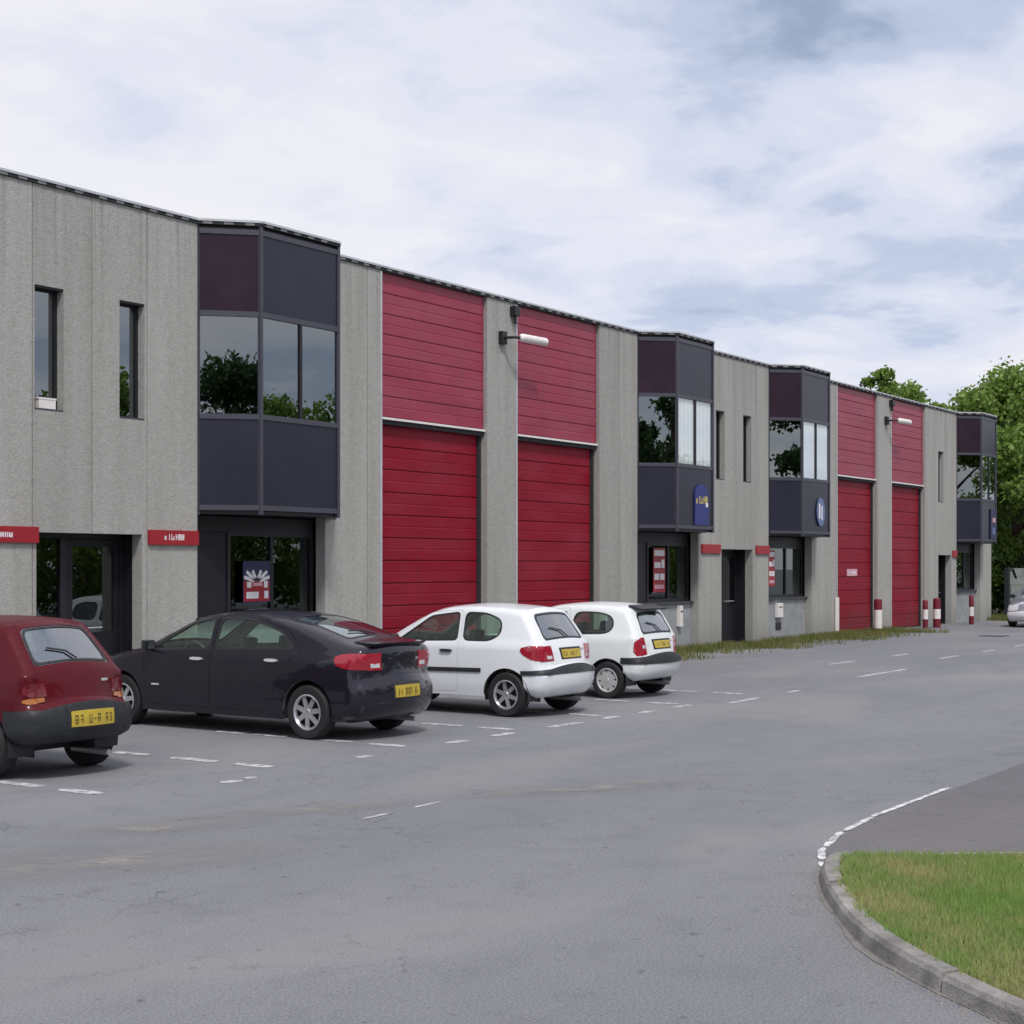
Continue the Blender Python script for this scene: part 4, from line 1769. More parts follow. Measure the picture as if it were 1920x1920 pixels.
    tag(mb.build('plate_print', M['black_print'], pl), kind='stuff')
    # mirrors
    my, mz = sp['mirror']
    for sg in (-1, 1):
        w0 = float(c.half([(my, mz)])[0])
        mb = MB()
        mb.box(sg * (w0 - .02), sg * (w0 + .07), my - .02 - L / 2, my + .03 - L / 2, mz - .02, mz + .02)
        bmx = [(w0 + .04, my - .05), (w0 + .22, my - .07), (w0 + .20, my + .05), (w0 + .06, my + .08)]
        mb.prism([(sg * x, y - L / 2) for x, y in (bmx if sg > 0 else bmx[::-1])], mz - .055, mz + .075)
        o = mb.build('mirror', M[sp['mirror_mat']], root, bevel=.026, smooth=True)
        mb = MB()
        mb.add([(sg * (w0 + .065), my - .053 - L / 2 - .004, mz - .035), (sg * (w0 + .195), my - .069 - L / 2 - .004, mz - .035),
                (sg * (w0 + .195), my - .069 - L / 2 - .004, mz + .055), (sg * (w0 + .065), my - .053 - L / 2 - .004, mz + .055)], [(0, 1, 2, 3)])
        mb.build('mirror_glass', M['car_glass_dark'], o)
    # wheels
    bm_, tm, rm = wheel_meshes(RW, sp['tyre_w'], sp['rim'], sp['spokes'])
    for yc in (yr, yf):
        for sg in (-1, 1):
            x = sg * (W - sp['tyre_w'] / 2 - .015)
            w = link('wheel', bm_, root, (x, yc - L / 2, RW))
            if sg > 0:
                w.rotation_euler = (0, 0, PI)
            link('tyre', tm, w)
            link('rim', rm, w)
    # seats
    ys_f, ys_r = sp['seats']

    def seat(x, y, w):
        mb = MB()
        mb.box(x - w, x + w, y - .1 - L / 2, y + .45 - L / 2, .36, .52)
        mb.extr_x([(y - .30 - L / 2, .98), (y - .40 - L / 2, .96), (y - .14 - L / 2, .42), (y + .02 - L / 2, .50)], x - w, x + w)
        hw = min(w, .13)
        mb.extr_x([(y - .36 - L / 2, 1.17), (y - .45 - L / 2, 1.15), (y - .42 - L / 2, 1.0), (y - .33 - L / 2, 1.0)], x - hw, x + hw)
        mb.build('seat', M['seat'], root, bevel=.03, smooth=True)
    for x in (-.36, .36):
        seat(x, ys_f, .24)
    seat(-.33, ys_r, .3)
    seat(.33, ys_r, .3)
    mb = MB()
    mb.lathe([(.17, 0), (.19, .015), (.19, -.015), (.17, 0)], 20)
    o = mb.build('steering_wheel', M['cabin'], root, (-.36, yd - .38 - L / 2, sp['belt'] - .06))
    o.rotation_euler = (R(65), 0, 0)
    # exhaust
    mb = MB()
    mb.tube([(.35, -L / 2 + .6, .2), (.35, -L / 2 + .06, .2)], .03, 10)
    mb.build('exhaust', M['metal'], root)
    return root, c, tgo


DARK = dict(L=4.92, W=.81, belt=.98, paint='paint_dark', wheel_r=.325, axles=(.80, 3.98), tyre_w=.20, rim='alloy', spokes=7, tumble=.40,
            r_roof=.10, r_end=.17,
            outline=[(.30, .22), (.12, .25), (.02, .40), (.0, .60), (.06, .70), (.09, .82), (.05, 1.05), (.11, 1.115), (.36, 1.145), (.80, 1.285), (1.30, 1.42), (1.80, 1.475),
                     (2.3, 1.48), (2.75, 1.43), (3.25, 1.21), (3.68, 1.00), (4.1, .93), (4.52, .84), (4.79, .70), (4.90, .52), (4.89, .36), (4.77, .22), (4.62, .20)],
            windows=[[(2.44, 1.02), (3.46, .985), (3.24, 1.13), (2.84, 1.35), (2.46, 1.415)], [(1.02, 1.06), (2.36, 1.02), (2.37, 1.415), (1.85, 1.41), (1.30, 1.27)]],
            win_door=[0, 1], win_r=(.07, .10),
            doors=[[(2.40, .30), (3.50, .30), (3.60, .98), (3.28, 1.15), (2.86, 1.395), (2.40, 1.455)],
                   [(1.24, .70), (1.46, .30), (2.39, .30), (2.39, 1.455), (1.80, 1.45), (1.20, 1.28), (.90, 1.05), (1.06, .96)]],
            handles=[(2.62, .90), (1.36, .92)], handle_mat='chrome',
            rear_glass=((.42, 1.165), (1.34, 1.425), .84, .90), windscreen=((2.82, 1.41), (3.60, 1.04)),
            tailgate=((.10, .74), (1.42, 1.44), .82, .94),
            bumpers=[('bumper', 'paint_dark', .012, [(-.05, .2), (.30, .2), (.42, .30), (.46, .62), (.3, .67), (-.05, .67)], ((.29, .221), (.04, .67))),
                     ('bumper', 'paint_dark', .012, [(4.5, .18), (5.0, .18), (5.0, .55), (4.5, .5)], ((4.89, .55), (4.65, .205)))],
            mouldings=[([(3.28, .545), (3.40, .545), (3.40, .565), (3.28, .565)], 'chrome', .018)],
            lamps=[('tail_lamp', 'lamp_red', [(-.05, .83), (.36, .86), (.43, .98), (.30, 1.03), (-.05, 1.03)], ((.09, .83), (.055, 1.03), .62, 1.0)), ('reverse_lamp', 'lamp_white', None, ((.082, .86), (.073, .91), .67, .90)),
                   ('headlight', 'lamp_white', [(4.45, .68), (5.0, .6), (5.0, .72), (4.55, .80)], ((4.64, .80), (4.85, .62), .55, 1.0))],
            plate=((.0, .56), .11, .46), plate_off=.022, mirror=(3.42, 1.04), mirror_mat='paint_dark', dash=3.45, seats=(2.55, 1.45))
HATCH = dict(L=3.80, W=.775, belt=.96, paint='paint_white', wheel_r=.305, axles=(.60, 3.06), tyre_w=.185, rim='alloy', spokes=6, tumble=.30,
             r_roof=.085, r_end=.15,
             outline=[(.26, .27), (.10, .29), (.02, .42), (.0, .60), (.05, .66), (.09, .72), (.10, .96), (.17, 1.06), (.40, 1.40), (.48, 1.45), (.9, 1.485), (1.4, 1.50),
                      (1.9, 1.45), (2.3, 1.26), (2.76, .99), (3.05, .92), (3.45, .80), (3.70, .62), (3.79, .46), (3.78, .34), (3.68, .22), (3.5, .2)],
             windows=[[(1.44, 1.02), (2.52, .985), (2.30, 1.13), (1.95, 1.36), (1.46, 1.42)], [(.72, 1.12), (.90, 1.02), (1.35, 1.02), (1.37, 1.42), (1.0, 1.41), (.74, 1.32)]],
             win_door=[0, None], win_r=(.07, .10),
             doors=[[(1.40, .32), (2.60, .30), (2.72, .97), (2.36, 1.16), (1.99, 1.405), (1.40, 1.45)]],
             handles=[(1.60, .88)], handle_mat='plastic',
             rear_glass=((.14, 1.03), (.39, 1.385), .90, .86), windscreen=((1.95, 1.42), (2.68, 1.035)),
             tailgate=((.075, .70), (.48, 1.45), .82, .90),
             bumpers=[('bumper', 'paint_white', .014, [(-.05, .26), (.24, .26), (.31, .42), (.34, .58), (-.05, .58)], ((.25, .271), (.01, .58))),
                      ('rubbing_strip', 'plastic', .028, [(-.05, .585), (.36, .575), (.36, .635), (-.05, .645)], ((.0, .588), (.03, .645))),
                      ('bumper', 'paint_white', .014, [(3.40, .18), (3.95, .18), (3.95, .52), (3.40, .5)], ((3.78, .52), (3.55, .205)))],
             mouldings=[([(1.0, .60), (2.58, .58), (2.58, .635), (1.0, .655)], 'plastic', .016)],
             lamps=[('tail_lamp', 'lamp_red', [(-.05, .76), (.16, .76), (.40, .88), (.36, .97), (-.05, .97)], ((.095, .76), (.10, .97), .74, 1.0)), ('reverse_lamp', 'lamp_white', None, ((.096, .79), (.097, .835), .79, .95)),
                    ('headlight', 'lamp_white', [(3.25, .66), (3.85, .52), (3.85, .66), (3.35, .78)], ((3.55, .74), (3.75, .54), .55, 1.0))],
             plate=((.095, .85), .11, .46), mirror=(2.48, 1.02), mirror_mat='plastic', dash=2.5, seats=(1.75, .95))
OLDW = dict(L=3.70, W=.765, belt=.94, paint='paint_cream', wheel_r=.285, axles=(.58, 2.96), tyre_w=.17, rim='cap', spokes=8, tumble=.30,
            r_roof=.09, r_end=.15,
            outline=[(.26, .28), (.08, .32), (.02, .44), (.0, .58), (.05, .64), (.08, .70), (.09, .93), (.13, 1.02), (.30, 1.34), (.40, 1.41), (.8, 1.445), (1.3, 1.45),
                     (1.8, 1.40), (2.2, 1.2), (2.62, .96), (3.0, .88), (3.4, .78), (3.62, .62), (3.70, .46), (3.68, .34), (3.6, .24), (3.45, .22)],
            windows=[[(1.36, .98), (2.36, .96), (2.18, 1.09), (1.86, 1.30), (1.38, 1.35)], [(.50, 1.12), (.60, 1.0), (1.24, .98), (1.26, 1.34), (.80, 1.34), (.56, 1.28)]],
            win_door=[0, None], win_r=(.07, .16),
            doors=[[(1.32, .34), (2.50, .32), (2.54, .94), (2.24, 1.10), (1.90, 1.36), (1.32, 1.40)]],
            handles=[(1.50, .86)], handle_mat='plastic',
            rear_glass=((.11, .985), (.29, 1.31), .90, .84), windscreen=((1.85, 1.37), (2.55, 1.0)),
            tailgate=((.06, .68), (.38, 1.40), .80, .88),
            bumpers=[('bumper', 'paint_cream', .016, [(-.05, .27), (.22, .27), (.3, .42), (.3, .54), (-.05, .54)], ((.25, .281), (.01, .54))),
                     ('rubbing_strip', 'grey_plastic', .03, [(-.05, .545), (.34, .545), (.34, .64), (-.05, .64)], ((.0, .547), (.045, .64))),
                     ('bumper', 'grey_plastic', .02, [(3.35, .24), (3.8, .2), (3.8, .52), (3.35, .5)], ((3.69, .52), (3.52, .23)))],
            mouldings=[([(1.0, .54), (2.48, .52), (2.48, .575), (1.0, .60)], 'grey_plastic', .014)],
            lamps=[('tail_lamp', 'lamp_red', [(-.05, .665), (.16, .665), (.14, .94), (-.05, .95)], ((.07, .67), (.085, .95), .84, 1.0)), ('reverse_lamp', 'lamp_white', None, ((.078, .78), (.08, .83), .87, .97)),
                   ('headlight', 'lamp_white', [(3.2, .64), (3.72, .5), (3.66, .64), (3.3, .74)], ((3.5, .72), (3.68, .54), .55, .98))],
            plate=((.09, .83), .11, .50), mirror=(2.34, .99), mirror_mat='plastic', dash=2.36, seats=(1.65, .9))
REDC = dict(L=3.75, W=.71, belt=1.0, paint='paint_red', wheel_r=.31, axles=(.66, 3.02), tyre_w=.20, rim='steel', spokes=8, tumble=.30,
            r_roof=.08, r_end=.13,
            outline=[(.30, .36), (.06, .38), (.0, .46), (.0, .66), (.06, .70), (.12, .75), (.12, 1.0), (.17, 1.06), (.52, 1.44), (.60, 1.50), (1.0, 1.52), (1.5, 1.52),
                     (1.9, 1.46), (2.3, 1.26), (2.72, 1.02), (3.1, .94), (3.5, .84), (3.68, .68), (3.75, .52), (3.74, .42), (3.66, .30), (3.5, .28)],
            windows=[[(1.45, 1.04), (2.44, 1.02), (2.26, 1.15), (1.94, 1.37), (1.47, 1.42)], [(.60, 1.14), (.68, 1.06), (1.33, 1.04), (1.35, 1.42), (.86, 1.41), (.66, 1.28)]],
            win_door=[0, None], win_r=(.07, .09),
            doors=[[(1.41, .46), (2.60, .44), (2.64, 1.0), (2.32, 1.17), (1.98, 1.43), (1.41, 1.47)]],
            handles=[(1.60, .92)], handle_mat='plastic',
            rear_glass=((.185, 1.085), (.51, 1.43), .94, .90), windscreen=((1.95, 1.43), (2.64, 1.06)),
            tailgate=((.10, .73), (.60, 1.50), .97, .94),
            bumpers=[('bumper', 'grey_plastic', .035, [(-.05, .34), (.24, .34), (.34, .50), (.36, .67), (-.05, .67)], ((.24, .362), (.015, .672))),
                     ('bumper', 'grey_plastic', .03, [(3.35, .3), (3.85, .3), (3.85, .60), (3.35, .60)], ((3.74, .60), (3.6, .29)))],
            mouldings=[([(1.0, .42), (2.66, .40), (2.66, .56), (1.0, .58)], 'grey_plastic', .018)],
            lamps=[('tail_lamp', 'lamp_dark', [(.0, .80), (.17, .80), (.17, .93), (.0, .93)], ((.12, .80), (.12, .93), .80, 1.0)),
                   ('turn_lamp', 'lamp_amber', [(.0, .735), (.17, .735), (.17, .79), (.0, .79)], ((.12, .735), (.12, .79), .86, 1.0)),
                   ('headlight', 'lamp_white', [(3.25, .70), (3.78, .56), (3.72, .70), (3.35, .80)], ((3.55, .78), (3.73, .6), .55, .98))],
            plate=((.0, .575), .12, .52), plate_off=.045, mirror=(2.42, 1.06), mirror_mat='plastic', dash=2.45, seats=(1.75, .95))

# y of the tail; cars stand nose in, square to the building
cars = []
r_, c_, t_ = make_car(REDC, 'hatchback_car', (10.14, -6.12 + 3.75 / 2, 0), 'dark red hatchback with thick black bumper at the left edge')
cars.append(r_)
r_, c_, t_ = make_car(DARK, 'fastback_car', (14.55, -6.56 + 4.92 / 2, 0), 'midnight blue five door fastback with bright alloy wheels')
cars.append(r_)
dark_c, dark_root = c_, r_
r_, c_, t_ = make_car(HATCH, 'hatchback_car', (18.10, -6.75 + 3.80 / 2, 0), 'white hatchback with alloy wheels and wrapped red tail lamps next to the dark car')
cars.append(r_)
r_, c_, t_ = make_car(OLDW, 'hatchback_car', (21.41, -6.36 + 3.7 / 2, 0), 'older white hatchback with grey bumper strip and upright red tail lamps')
cars.append(r_)
old_c, old_root, old_tg = c_, r_, t_
FAR = dict(HATCH)
FAR['paint'] = 'paint_silver'
r_, c_, t_ = make_car(FAR, 'hatchback_car', (52.4 + 1.9, -3.22, 0), 'silver grey hatchback cut off by the right edge near the trees', rz=PI / 2)
del r_['group']
# spoilers
mb = MB()
mb.extr_x([(.00 - 2.46, 1.145), (.06 - 2.46, 1.105), (.30 - 2.46, 1.125), (.30 - 2.46, 1.16)], -.50, .50)
mb.build('spoiler', M['paint_dark'], dark_root, bevel=.012, smooth=True)
mb = MB()
mb.extr_x([(.14 - 1.85, 1.39), (.16 - 1.85, 1.365), (.40 - 1.85, 1.42), (.40 - 1.85, 1.452)], -.40, .40)
mb.build('spoiler', M['plastic'], old_root, bevel=.012, smooth=True)

# ------------------------------------------------------------------ grass island with its kerb
K = [(10.02, -14.03), (9.93, -13.98), (9.70, -14.03), (9.36, -14.17), (8.96, -14.38), (8.31, -14.77), (7.88, -15.08), (7.43, -15.53), (7.13, -15.88),
     (6.95, -16.13), (6.72, -16.6), (6.58, -17.2), (6.5, -18.0), (6.45, -19.0), (6.45, -20.5), (6.45, -22.5)]
Kp = resample(K, .5, False)
T2 = [(10.06, -14.10), (10.3, -14.52), (10.72, -15.06), (11.5, -16.1), (12.3, -17.4), (13.0, -20.0), (13.1, -22.5)]
isl = [tuple(p) for p in Kp] + T2[::-1]
mb = MB()
mb.prism(isl[::1] if sum(a[0] * b[1] - b[0] * a[1] for a, b in zip(isl, isl[1:] + isl[:1])) > 0 else isl[::-1], 0.001, .080)
tag(mb.build('turf_base', M['soil']), 'raised earth of the grass island', kind='structure')
kroot = empty('kerb', (8.4, -14.78, 0))
tag(kroot, 'curved concrete kerb round the grass island', 'kerb')
Kr = resample(chaikin(K, 1, False), .2, False)
acc, stones, cur = 0, [], [Kr[0]]
for a, b in zip(Kr, Kr[1:]):
    acc += np.linalg.norm(b - a)
    cur.append(b)
    if acc > .95:
        stones.append(cur)
        cur, acc = [b], 0
for k, st in enumerate(stones):
    st = np.array(st)
    d = np.gradient(st, axis=0)
    d /= np.linalg.norm(d, axis=1)[:, None]
    n = np.stack([d[:, 1], -d[:, 0]], 1)                 # outwards, to the road
    st = st.copy()
    st[0] += d[0] * .006
    st[-1] -= d[-1] * .006
    prof = [(.075, 0.0), (.066, .070), (.048, .096), (-.03, .104), (-.045, .09), (-.045, .0)]
    rg = random.Random(k)
    dz, do = rg.uniform(-.008, .006), rg.uniform(-.008, .008)
    v, f = [], []
    for i in range(len(st)):
        for (o, z) in prof:
            q = st[i] - n[i] * (o + do) * -1
            v.append((q[0] - 8.4, q[1] + 14.78, max(0, z + (dz if z > 0 else 0))))
    m_ = len(prof)
    for i in range(len(st) - 1):
        for j in range(m_ - 1):
            f.append((i * m_ + j, i * m_ + j + 1, (i + 1) * m_ + j + 1, (i + 1) * m_ + j))
    f.append(tuple(range(m_)))
    f.append(tuple((len(st) - 1) * m_ + j for j in reversed(range(m_))))
    mb = MB()
    mb.add(v, f)
    mb.build('kerb_stone', M['kerb'], kroot)
# thin edging slab on the far side of the island
er = resample(T2, 1.0, False)
eroot = empty('edging', (11.6, -15.5, 0))
tag(eroot, 'thin concrete edging between the grass island and the driveway', 'edging')
for a, b in zip(er, er[1:]):
    d = (b - a) / np.linalg.norm(b - a)
    n = np.array([-d[1], d[0]])
    a2, b2 = a + d * .006, b - d * .006
    P = [a2 - n * .03, b2 - n * .03, b2 + n * .03, a2 + n * .03]
    mb = MB()
    mb.prism([(p[0] - 11.6, p[1] + 15.5) for p in P], 0, .10)
    mb.build('edging_slab', M['kerb'], eroot)
# a thin line of grime and scattered grit along the kerb
mb = MB()
nk = []
for i in range(len(Kr)):
    d = Kr[min(i + 1, len(Kr) - 1)] - Kr[max(i - 1, 0)]
    d /= np.linalg.norm(d)
    nk.append(np.array([d[1], -d[0]]))
rg = random.Random(2)
for i in range(len(Kr)):
    w = .03 + rg.uniform(-.02, .03)
    for o in (.05, .075 + w):
        q = Kr[i] + nk[i] * o
        mb.v.append((q[0], q[1], .004))
for i in range(len(Kr) - 1):
    mb.f.append((2 * i, 2 * i + 1, 2 * i + 3, 2 * i + 2))
    mb.m.append(0)
tag(mb.build('gutter', M['grime']), 'grimy gutter strip along the kerb', kind='structure')
mb = MB()
for k in range(9000):
    i = rg.randrange(len(Kr) - 1)
    t = rg.random()
    q = Kr[i] * (1 - t) + Kr[i + 1] * t + nk[i] * (.08 + min(.7, rg.expovariate(7.0)))
    r_ = .0022 + .0035 * rg.random() ** 3 + (.006 if rg.random() < .012 else 0)
    a = rg.uniform(0, 6.28)
    mb.add([(q[0] + r_ * 1.4 * math.cos(a + c), q[1] + r_ * 1.4 * math.sin(a + c), .0) for c in (0, 2.1, 4.2)] + [(q[0], q[1], r_ * 1.3)],
           [(0, 1, 3), (1, 2, 3), (2, 0, 3)])
M['grit'] = mat('grit_stones', (0.16, 0.15, 0.135), .95, color2=(0.36, 0.34, 0.31), nscale=60)
tag(mb.build('grit', M['grit']), 'loose grit gathered along the foot of the kerb', 'grit', kind='stuff')


def mat_grass(name, lush, dry):
    m = bpy.data.materials.new(name)
    m.use_nodes = True
    nt = m.node_tree
    N, Lk = nt.nodes, nt.links
    N.clear()
    out = N.new('ShaderNodeOutputMaterial')
    geo = N.new('ShaderNodeNewGeometry')
    nz = N.new('ShaderNodeTexNoise')
    nz.inputs['Scale'].default_value = 1.6
    nz.inputs['Detail'].default_value = 5
    Lk.new(geo.outputs['Position'], nz.inputs['Vector'])
    ad = N.new('ShaderNodeMath')
    ad.operation = 'MULTIPLY_ADD'
    ad.inputs[1].default_value = .30
    Lk.new(geo.outputs['Random Per Island'], ad.inputs[0])
    Lk.new(nz.outputs['Fac'], ad.inputs[2])
    cr = N.new('ShaderNodeValToRGB')
    cr.color_ramp.elements[0].position = .53
    cr.color_ramp.elements[0].color = (*lush, 1)
    cr.color_ramp.elements[1].position = .90
    cr.color_ramp.elements[1].color = (*dry, 1)
    Lk.new(ad.outputs[0], cr.inputs[0])
    df = N.new('ShaderNodeBsdfDiffuse')
    tl = N.new('ShaderNodeBsdfTranslucent')
    Lk.new(cr.outputs[0], df.inputs[0])
    Lk.new(cr.outputs[0], tl.inputs[0])
    mx = N.new('ShaderNodeMixShader')
    mx.inputs[0].default_value = .5
    Lk.new(df.outputs[0], mx.inputs[1])
    Lk.new(tl.outputs[0], mx.inputs[2])
    Lk.new(mx.outputs[0], out.inputs['Surface'])
    return m


M['grass'] = mat_grass('grass_blades', (0.25, 0.395, 0.11), (0.50, 0.455, 0.24))
M['weed'] = mat_grass('weed_blades', (0.15, 0.19, 0.055), (0.32, 0.28, 0.14))


def blades(name, sample, n, hmin, hmax, m, seed, wd=.006, label=None):
    rs = np.random.RandomState(seed)
    pts = sample(rs, n)
    n = len(pts)
    h = rs.uniform(hmin, hmax, n)
    a = rs.uniform(0, 2 * PI, n)
    ln = rs.uniform(.1, .8, n) * h
    b = rs.uniform(0, 2 * PI, n)
    w = wd * rs.uniform(.7, 1.4, n)
    v = np.zeros((n, 3, 3))
    v[:, 0, 0] = pts[:, 0] - np.cos(a) * w
    v[:, 0, 1] = pts[:, 1] - np.sin(a) * w
    v[:, 1, 0] = pts[:, 0] + np.cos(a) * w
    v[:, 1, 1] = pts[:, 1] + np.sin(a) * w
    v[:, 0, 2] = v[:, 1, 2] = pts[:, 2] - .005
    v[:, 2, 0] = pts[:, 0] + np.cos(b) * ln
    v[:, 2, 1] = pts[:, 1] + np.sin(b) * ln
    v[:, 2, 2] = pts[:, 2] + h
    me = bpy.data.meshes.new(name)
    me.vertices.add(3 * n)
    me.vertices.foreach_set('co', v.ravel())
    me.loops.add(3 * n)
    me.loops.foreach_set('vertex_index', np.arange(3 * n, dtype=np.int32))
    me.polygons.add(n)
    me.polygons.foreach_set('loop_start', np.arange(0, 3 * n, 3, dtype=np.int32))
    me.update(calc_edges=True)
    me.materials.append(m)
    o = link(name, me)
    return tag(o, label, 'grass', kind='stuff')


def isl_sample(rs, n):
    P = np.stack([rs.uniform(6.8, 13.3, n * 2), rs.uniform(-19.5, -13.7, n * 2), np.full(n * 2, .080)], 1)
    ok = inside(isl, P[:, :2])
    d = seg_dist(Kp, P[:, :2], False)[0]
    ragged = .035 + .06 * np.sin(P[:, 0] * 9 + P[:, 1] * 4) * np.sin(P[:, 1] * 17) + .03 * rs.normal(size=len(P))
    return P[ok & (d > ragged)][:n]


blades('grass', isl_sample, 170000, .02, .065, M['grass'], 3, .0055, 'short green and straw coloured grass on the kerbed island')


def weed_sample(rs, n):
    x = rs.uniform(23.0, 47.5, n)
    dens = .5 + .5 * np.sin(x * 1.7) * np.sin(x * .63 + 1)
    y = -rs.gamma(2.0, .33, n) * (0.6 + dens * .9)
    ok = (rs.uniform(0, 1, n) < .25 + .75 * dens) & (y > -2.4)
    P = np.stack([x, y - .05, np.zeros(n)], 1)
    for d in ((36.1, 38.2),):
        ok &= ~((x > d[0]) & (x < d[1]) & (y > -.5))
    return P[ok]


blades('weeds', weed_sample, 26000, .04, .20, M['weed'], 5, .013, 'low weeds and dry grass along the foot of the building')


def weed2(rs, n):
    x = rs.uniform(58.5, 66, n)
    y = rs.uniform(-3.2, .6, n)
    return np.stack([x, y, np.zeros(n)], 1)


blades('verge_grass', weed2, 14000, .05, .25, M['weed'], 6, .02, 'rough grass verge beyond the end of the building')
# a strip of dry soil the weeds grow in
mb = MB()
rg = random.Random(8)
xs = np.arange(22, 48.1, .4)
for x in xs:
    mb.v += [(x, -.004, .006), (x, -1.0 - .5 * math.sin(x * .9) - rg.uniform(0, .5), .006)]
for i in range(len(xs) - 1):
    mb.f.append((2 * i, 2 * i + 1, 2 * i + 3, 2 * i + 2))
    mb.m.append(0)
tag(mb.build('soil_strip', mat('dry_soil', (0.19, 0.175, 0.145), .95, noise=.25, nscale=3)), kind='structure')


# ------------------------------------------------------------------ trees
def leaves_mesh(name, centres, radii, n_per, size, m, seed, squash=.8):
    rs = np.random.RandomState(seed)
    allv = []
    for (c, r, k) in zip(centres, radii, n_per):
        d = rs.normal(size=(k, 3))
        d /= np.linalg.norm(d, axis=1)[:, None]
        rad = r * rs.uniform(.35, 1.0, k) ** .55 * (1 + .25 * rs.normal(size=k).clip(-1.2, 1.6))
        p = np.array(c) + d * rad[:, None] * np.array([1, 1, squash])
        a = rs.normal(size=(k, 3))
        a /= np.linalg.norm(a, axis=1)[:, None]
        b = np.cross(a, rs.normal(size=(k, 3)))
        b /= np.linalg.norm(b, axis=1)[:, None]
        s = size * rs.uniform(.6, 1.3, k)[:, None]
        allv.append(np.stack([p - a * s * .5, p + b * s * .32, p + a * s * .5, p - b * s * .32], 1))
    v = np.concatenate(allv)
    n = len(v)
    me = bpy.data.meshes.new(name)
    me.vertices.add(4 * n)
    me.vertices.foreach_set('co', v.reshape(-1))
    me.loops.add(4 * n)
    me.loops.foreach_set('vertex_index', np.arange(4 * n, dtype=np.int32))
    me.polygons.add(n)
    me.polygons.foreach_set('loop_start', np.arange(0, 4 * n, 4, dtype=np.int32))
    me.update(calc_edges=True)
    me.materials.append(m)
    return me


def tree(loc, h, spread, seed, label, group, leaf='leaf', clumps=46, per=420, size=.26, low=.18):
    rs = random.Random(seed)
    root = empty('leafy_tree', loc)
    tag(root, label, 'tree', group)
    mb = MB()
    mb.tube([(0, 0, -.1), (.05, .02, h * .25), (-.05, .05, h * .5), (.02, 0, h * .8)], [h * .024, h * .019, h * .013, h * .004], 10)
    cs, rd, nn = [], [], []
    for i in range(clumps):
        u = rs.uniform(low, 1.0)
        prof = math.sin(min(1, (u - low) / (1 - low) * .93 + .07) * PI) ** .55      # crown outline
        a = rs.uniform(0, 2 * PI)
        q = spread * prof * math.sqrt(rs.uniform(.12, 1)) * rs.uniform(.75, 1.12)
        c = (q * math.cos(a), q * math.sin(a), h * u * .94)
        r = rs.uniform(.10, .2) * spread * 1.35
        cs.append(c)
        rd.append(r)
        nn.append(int(per * (r / (.15 * spread * 1.35)) ** 1.6))
        if i % 3 == 0:
            zb = h * min(.72, max(.2, u - .25))
            mid = (c[0] * .5, c[1] * .5, (zb + c[2]) * .5 + .1)
            mb.tube([(0, 0, zb), mid, c], [h * .009, h * .006, h * .002], 6)
    mb.build('trunk', M['bark'], root, smooth=True)
    link('crown', leaves_mesh('crown', cs, rd, nn, size, M[leaf], seed), root)
    return root


TG = 'trees beyond the far end of the building'
tree((66.5, 1.2, 0), 10.6, 4.4, 11, 'big light green tree beyond the end of the building at the right edge', TG, clumps=90, per=680, size=.22, low=.10)
tree((63.6, 3.2, 0), 8.6, 2.4, 12, 'slimmer tree standing close behind the far end of the building', TG, leaf='leaf_dark', clumps=40, per=460, size=.22, low=.06)
tree((74, -1.0, 0), 10.5, 4.6, 13, 'dark tree behind the big light green tree at the right edge', TG, leaf='leaf_dark', clumps=60, per=460, size=.28, low=.04)
tree((80, 5.0, 0), 11.5, 5, 14, 'farthest dark tree at the right', TG, leaf='leaf_dark', clumps=55, per=420, size=.3, low=.04)
TB = 'tree tops seen over the roof'
tree((74.5, 11.1, 0), 11.4, 1.8, 20, 'thin tree top just showing over the roof above the third red door', TB, clumps=24, per=260, size=.26, low=.3)
tree((77.0, 11.1, 0), 13.0, 2.4, 21, 'highest tree top peeping over the roof between the two far red doors', TB, clumps=34, per=300, size=.26, low=.3)
tree((82.5, 11.8, 0), 12.4, 3.0, 22, 'bushier tree top over the roof above the farthest red door', TB, clumps=38, per=320, size=.26, low=.3)
tree((79.5, 9.2, 0), 11.0, 2.2, 23, 'low tree top over the roof right of the farthest red door', TB, clumps=30, per=300, size=.26, low=.3)
# trees across the yard, behind the camera: the bay windows mirror them
TO = 'trees across the yard mirrored in the windows'
for k, (x, y, h, s, lf, lab) in enumerate(((-10, -31, 11.0, 4.5, 'leaf_dark', 'dark tree behind the viewer mirrored in the nearest bay window'),
                                           (-3.5, -34, 9.6, 4.5, 'leaf_dark', 'broad dark tree behind the viewer'),
                                           (-17, -28, 11.0, 4.5, 'leaf_dark', 'tree behind the viewer at the far left'),
                                           (14.5, -33, 10.6, 4.5, 'leaf_dark', 'dark tree across the yard opposite the nearest bay window'),
                                           (20, -32, 10.4, 4.5, 'leaf', 'green tree across the yard opposite the first red door'),
                                           (27, -32, 10.6, 4.5, 'leaf_dark', 'dark tree across the yard opposite the second red door'),
                                           (34, -33, 9.0, 4.5, 'leaf', 'green tree across the yard opposite the second bay'),
                                           (44, -33, 10.2, 5, 'leaf', 'green tree across the yard opposite the third bay'),
                                           (51, -32, 10.0, 5, 'leaf', 'green tree across the yard opposite the third red door'),
                                           (58, -33, 10.6, 5, 'leaf', 'green tree across the yard opposite the farthest red door'),
                                           (67, -32, 10.2, 5, 'leaf', 'green tree across the yard opposite the end of the building'),
                                           (88, -31, 9.2, 5, 'leaf', 'farther green tree across the yard'),
                                           (98, -32, 9.5, 5, 'leaf', 'farthest green tree across the yard'))):
    tree((x, y, 0), h, s, 40 + k, lab, TO, leaf=lf, clumps=40, per=420, size=.28, low=.03)


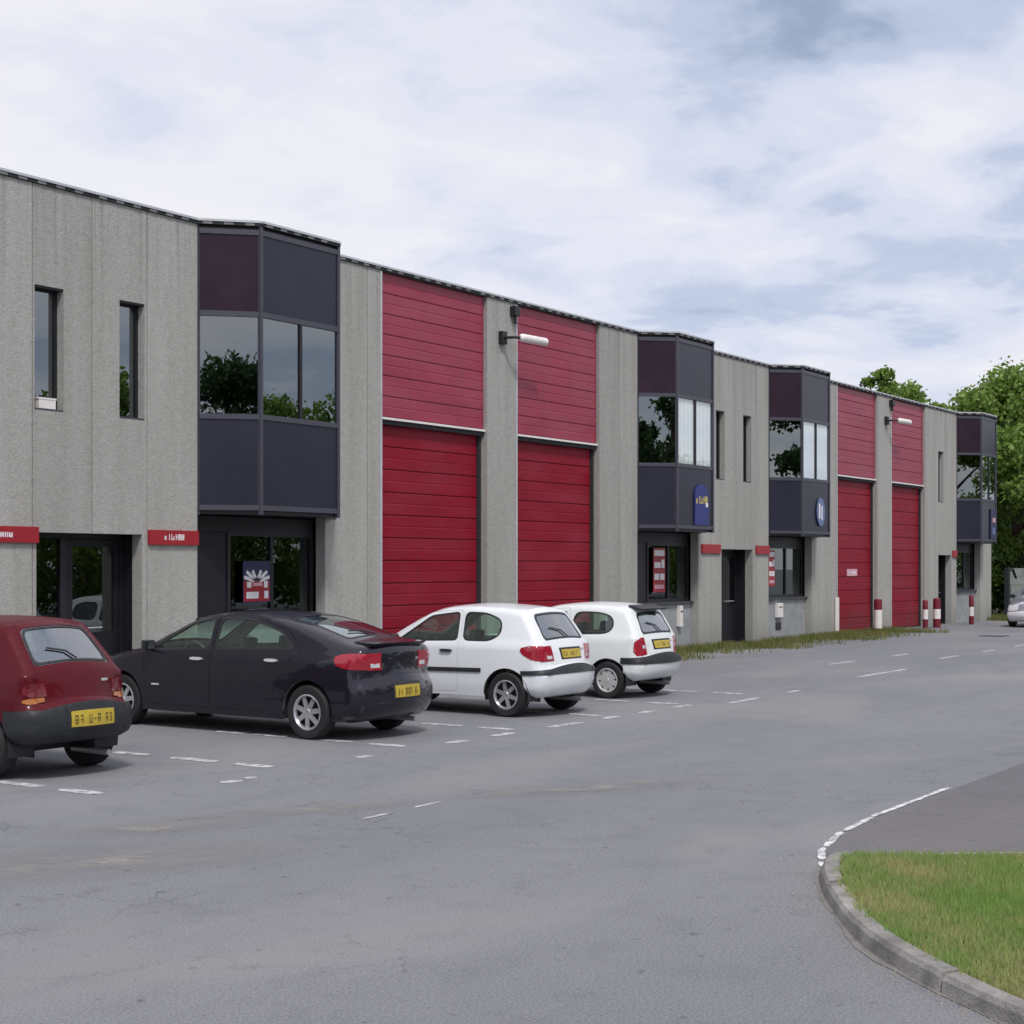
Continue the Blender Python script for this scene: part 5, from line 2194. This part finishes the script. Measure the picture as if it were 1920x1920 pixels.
def bush(loc, r, h, seed, label, leaf='leaf_dark', n=14, per=420):
    rs = random.Random(seed)
    root = empty('bush', loc)
    tag(root, label, 'bush', 'bushes under the trees at the right edge')
    mb = MB()
    for i in range(4):
        a = i * 1.7
        mb.tube([(0, 0, 0), (.3 * r * math.cos(a), .3 * r * math.sin(a), h * .6)], [.05, .015], 6)
    mb.build('stem', M['bark'], root)
    cs = [(rs.uniform(-r, r), rs.uniform(-r, r), rs.uniform(.15, .85) * h) for _ in range(n)]
    link('foliage', leaves_mesh('foliage', cs, [r * .5] * n, [per] * n, .2, M[leaf], seed), root)


bush((66.6, 2.6, 0), 1.7, 3.6, 61, 'dark bush right behind the low block wall')
bush((69.5, .2, 0), 1.8, 3.4, 62, 'dark bush right of the low block wall')
bush((62.2, 2.4, 0), 1.2, 3.6, 63, 'dark bush between the building and the low block wall')
bush((73, -2.6, 0), 2.2, 3.2, 64, 'dark bush at the right edge behind the silver car', per=500)

# low block wall and the dark post beyond the end of the building
wroot = empty('block_wall', (63.4, .2, 0))
tag(wroot, 'low grey green block wall beyond the end of the building', 'wall')
bw, bh = .60, .33
for row in range(6):
    for i in range(5):
        if row == 5 and i > 2:
            continue
        x0 = -1.5 + i * bw + (row % 2) * .12
        mb = MB()
        mb.box(x0 + .006, x0 + bw - .006, -.10, .10, row * bh + .006, (row + 1) * bh - .004)
        mb.build('block', M['block'], wroot)
mb = MB()
mb.box(-1.4, 1.4, -.075, .075, 0, 5 * bh)
mb.build('mortar', M['plinth'], wroot)
r0 = empty('gate_post', (60.3, -.25, 0))
tag(r0, 'dark post with a short arm at the end of the building', 'post')
mb = MB()
mb.box(-.09, .09, -.09, .09, 0, 2.0)
mb.build('post', M['gap'], r0, bevel=.01)
mb = MB()
mb.tube([(0, 0, 1.85), (.7, 0, 1.95), (1.5, .1, 1.6)], [.07, .06, .05], 8)
mb.build('arm', mat('dark_green_paint', (.015, .03, .022), .6, noise=.2), r0)
# a drain cover on the road near the far end
r0 = empty('drain_cover', (45.6, -4.2, .0))
tag(r0, 'small dark drain cover in the asphalt near the far end', 'drain cover')
mb = MB()
mb.box(-.35, .35, -.35, .35, .001, .012)
mb.build('cover_frame', M['gap'], r0)
for i in range(5):
    mb = MB()
    mb.box(-.28, .28, -.27 + i * .115, -.20 + i * .115, .0125, .02)
    mb.build('grate_bar', M['steel'], r0)

scene.render.engine = 'CYCLES'
scene.cycles.samples = 64
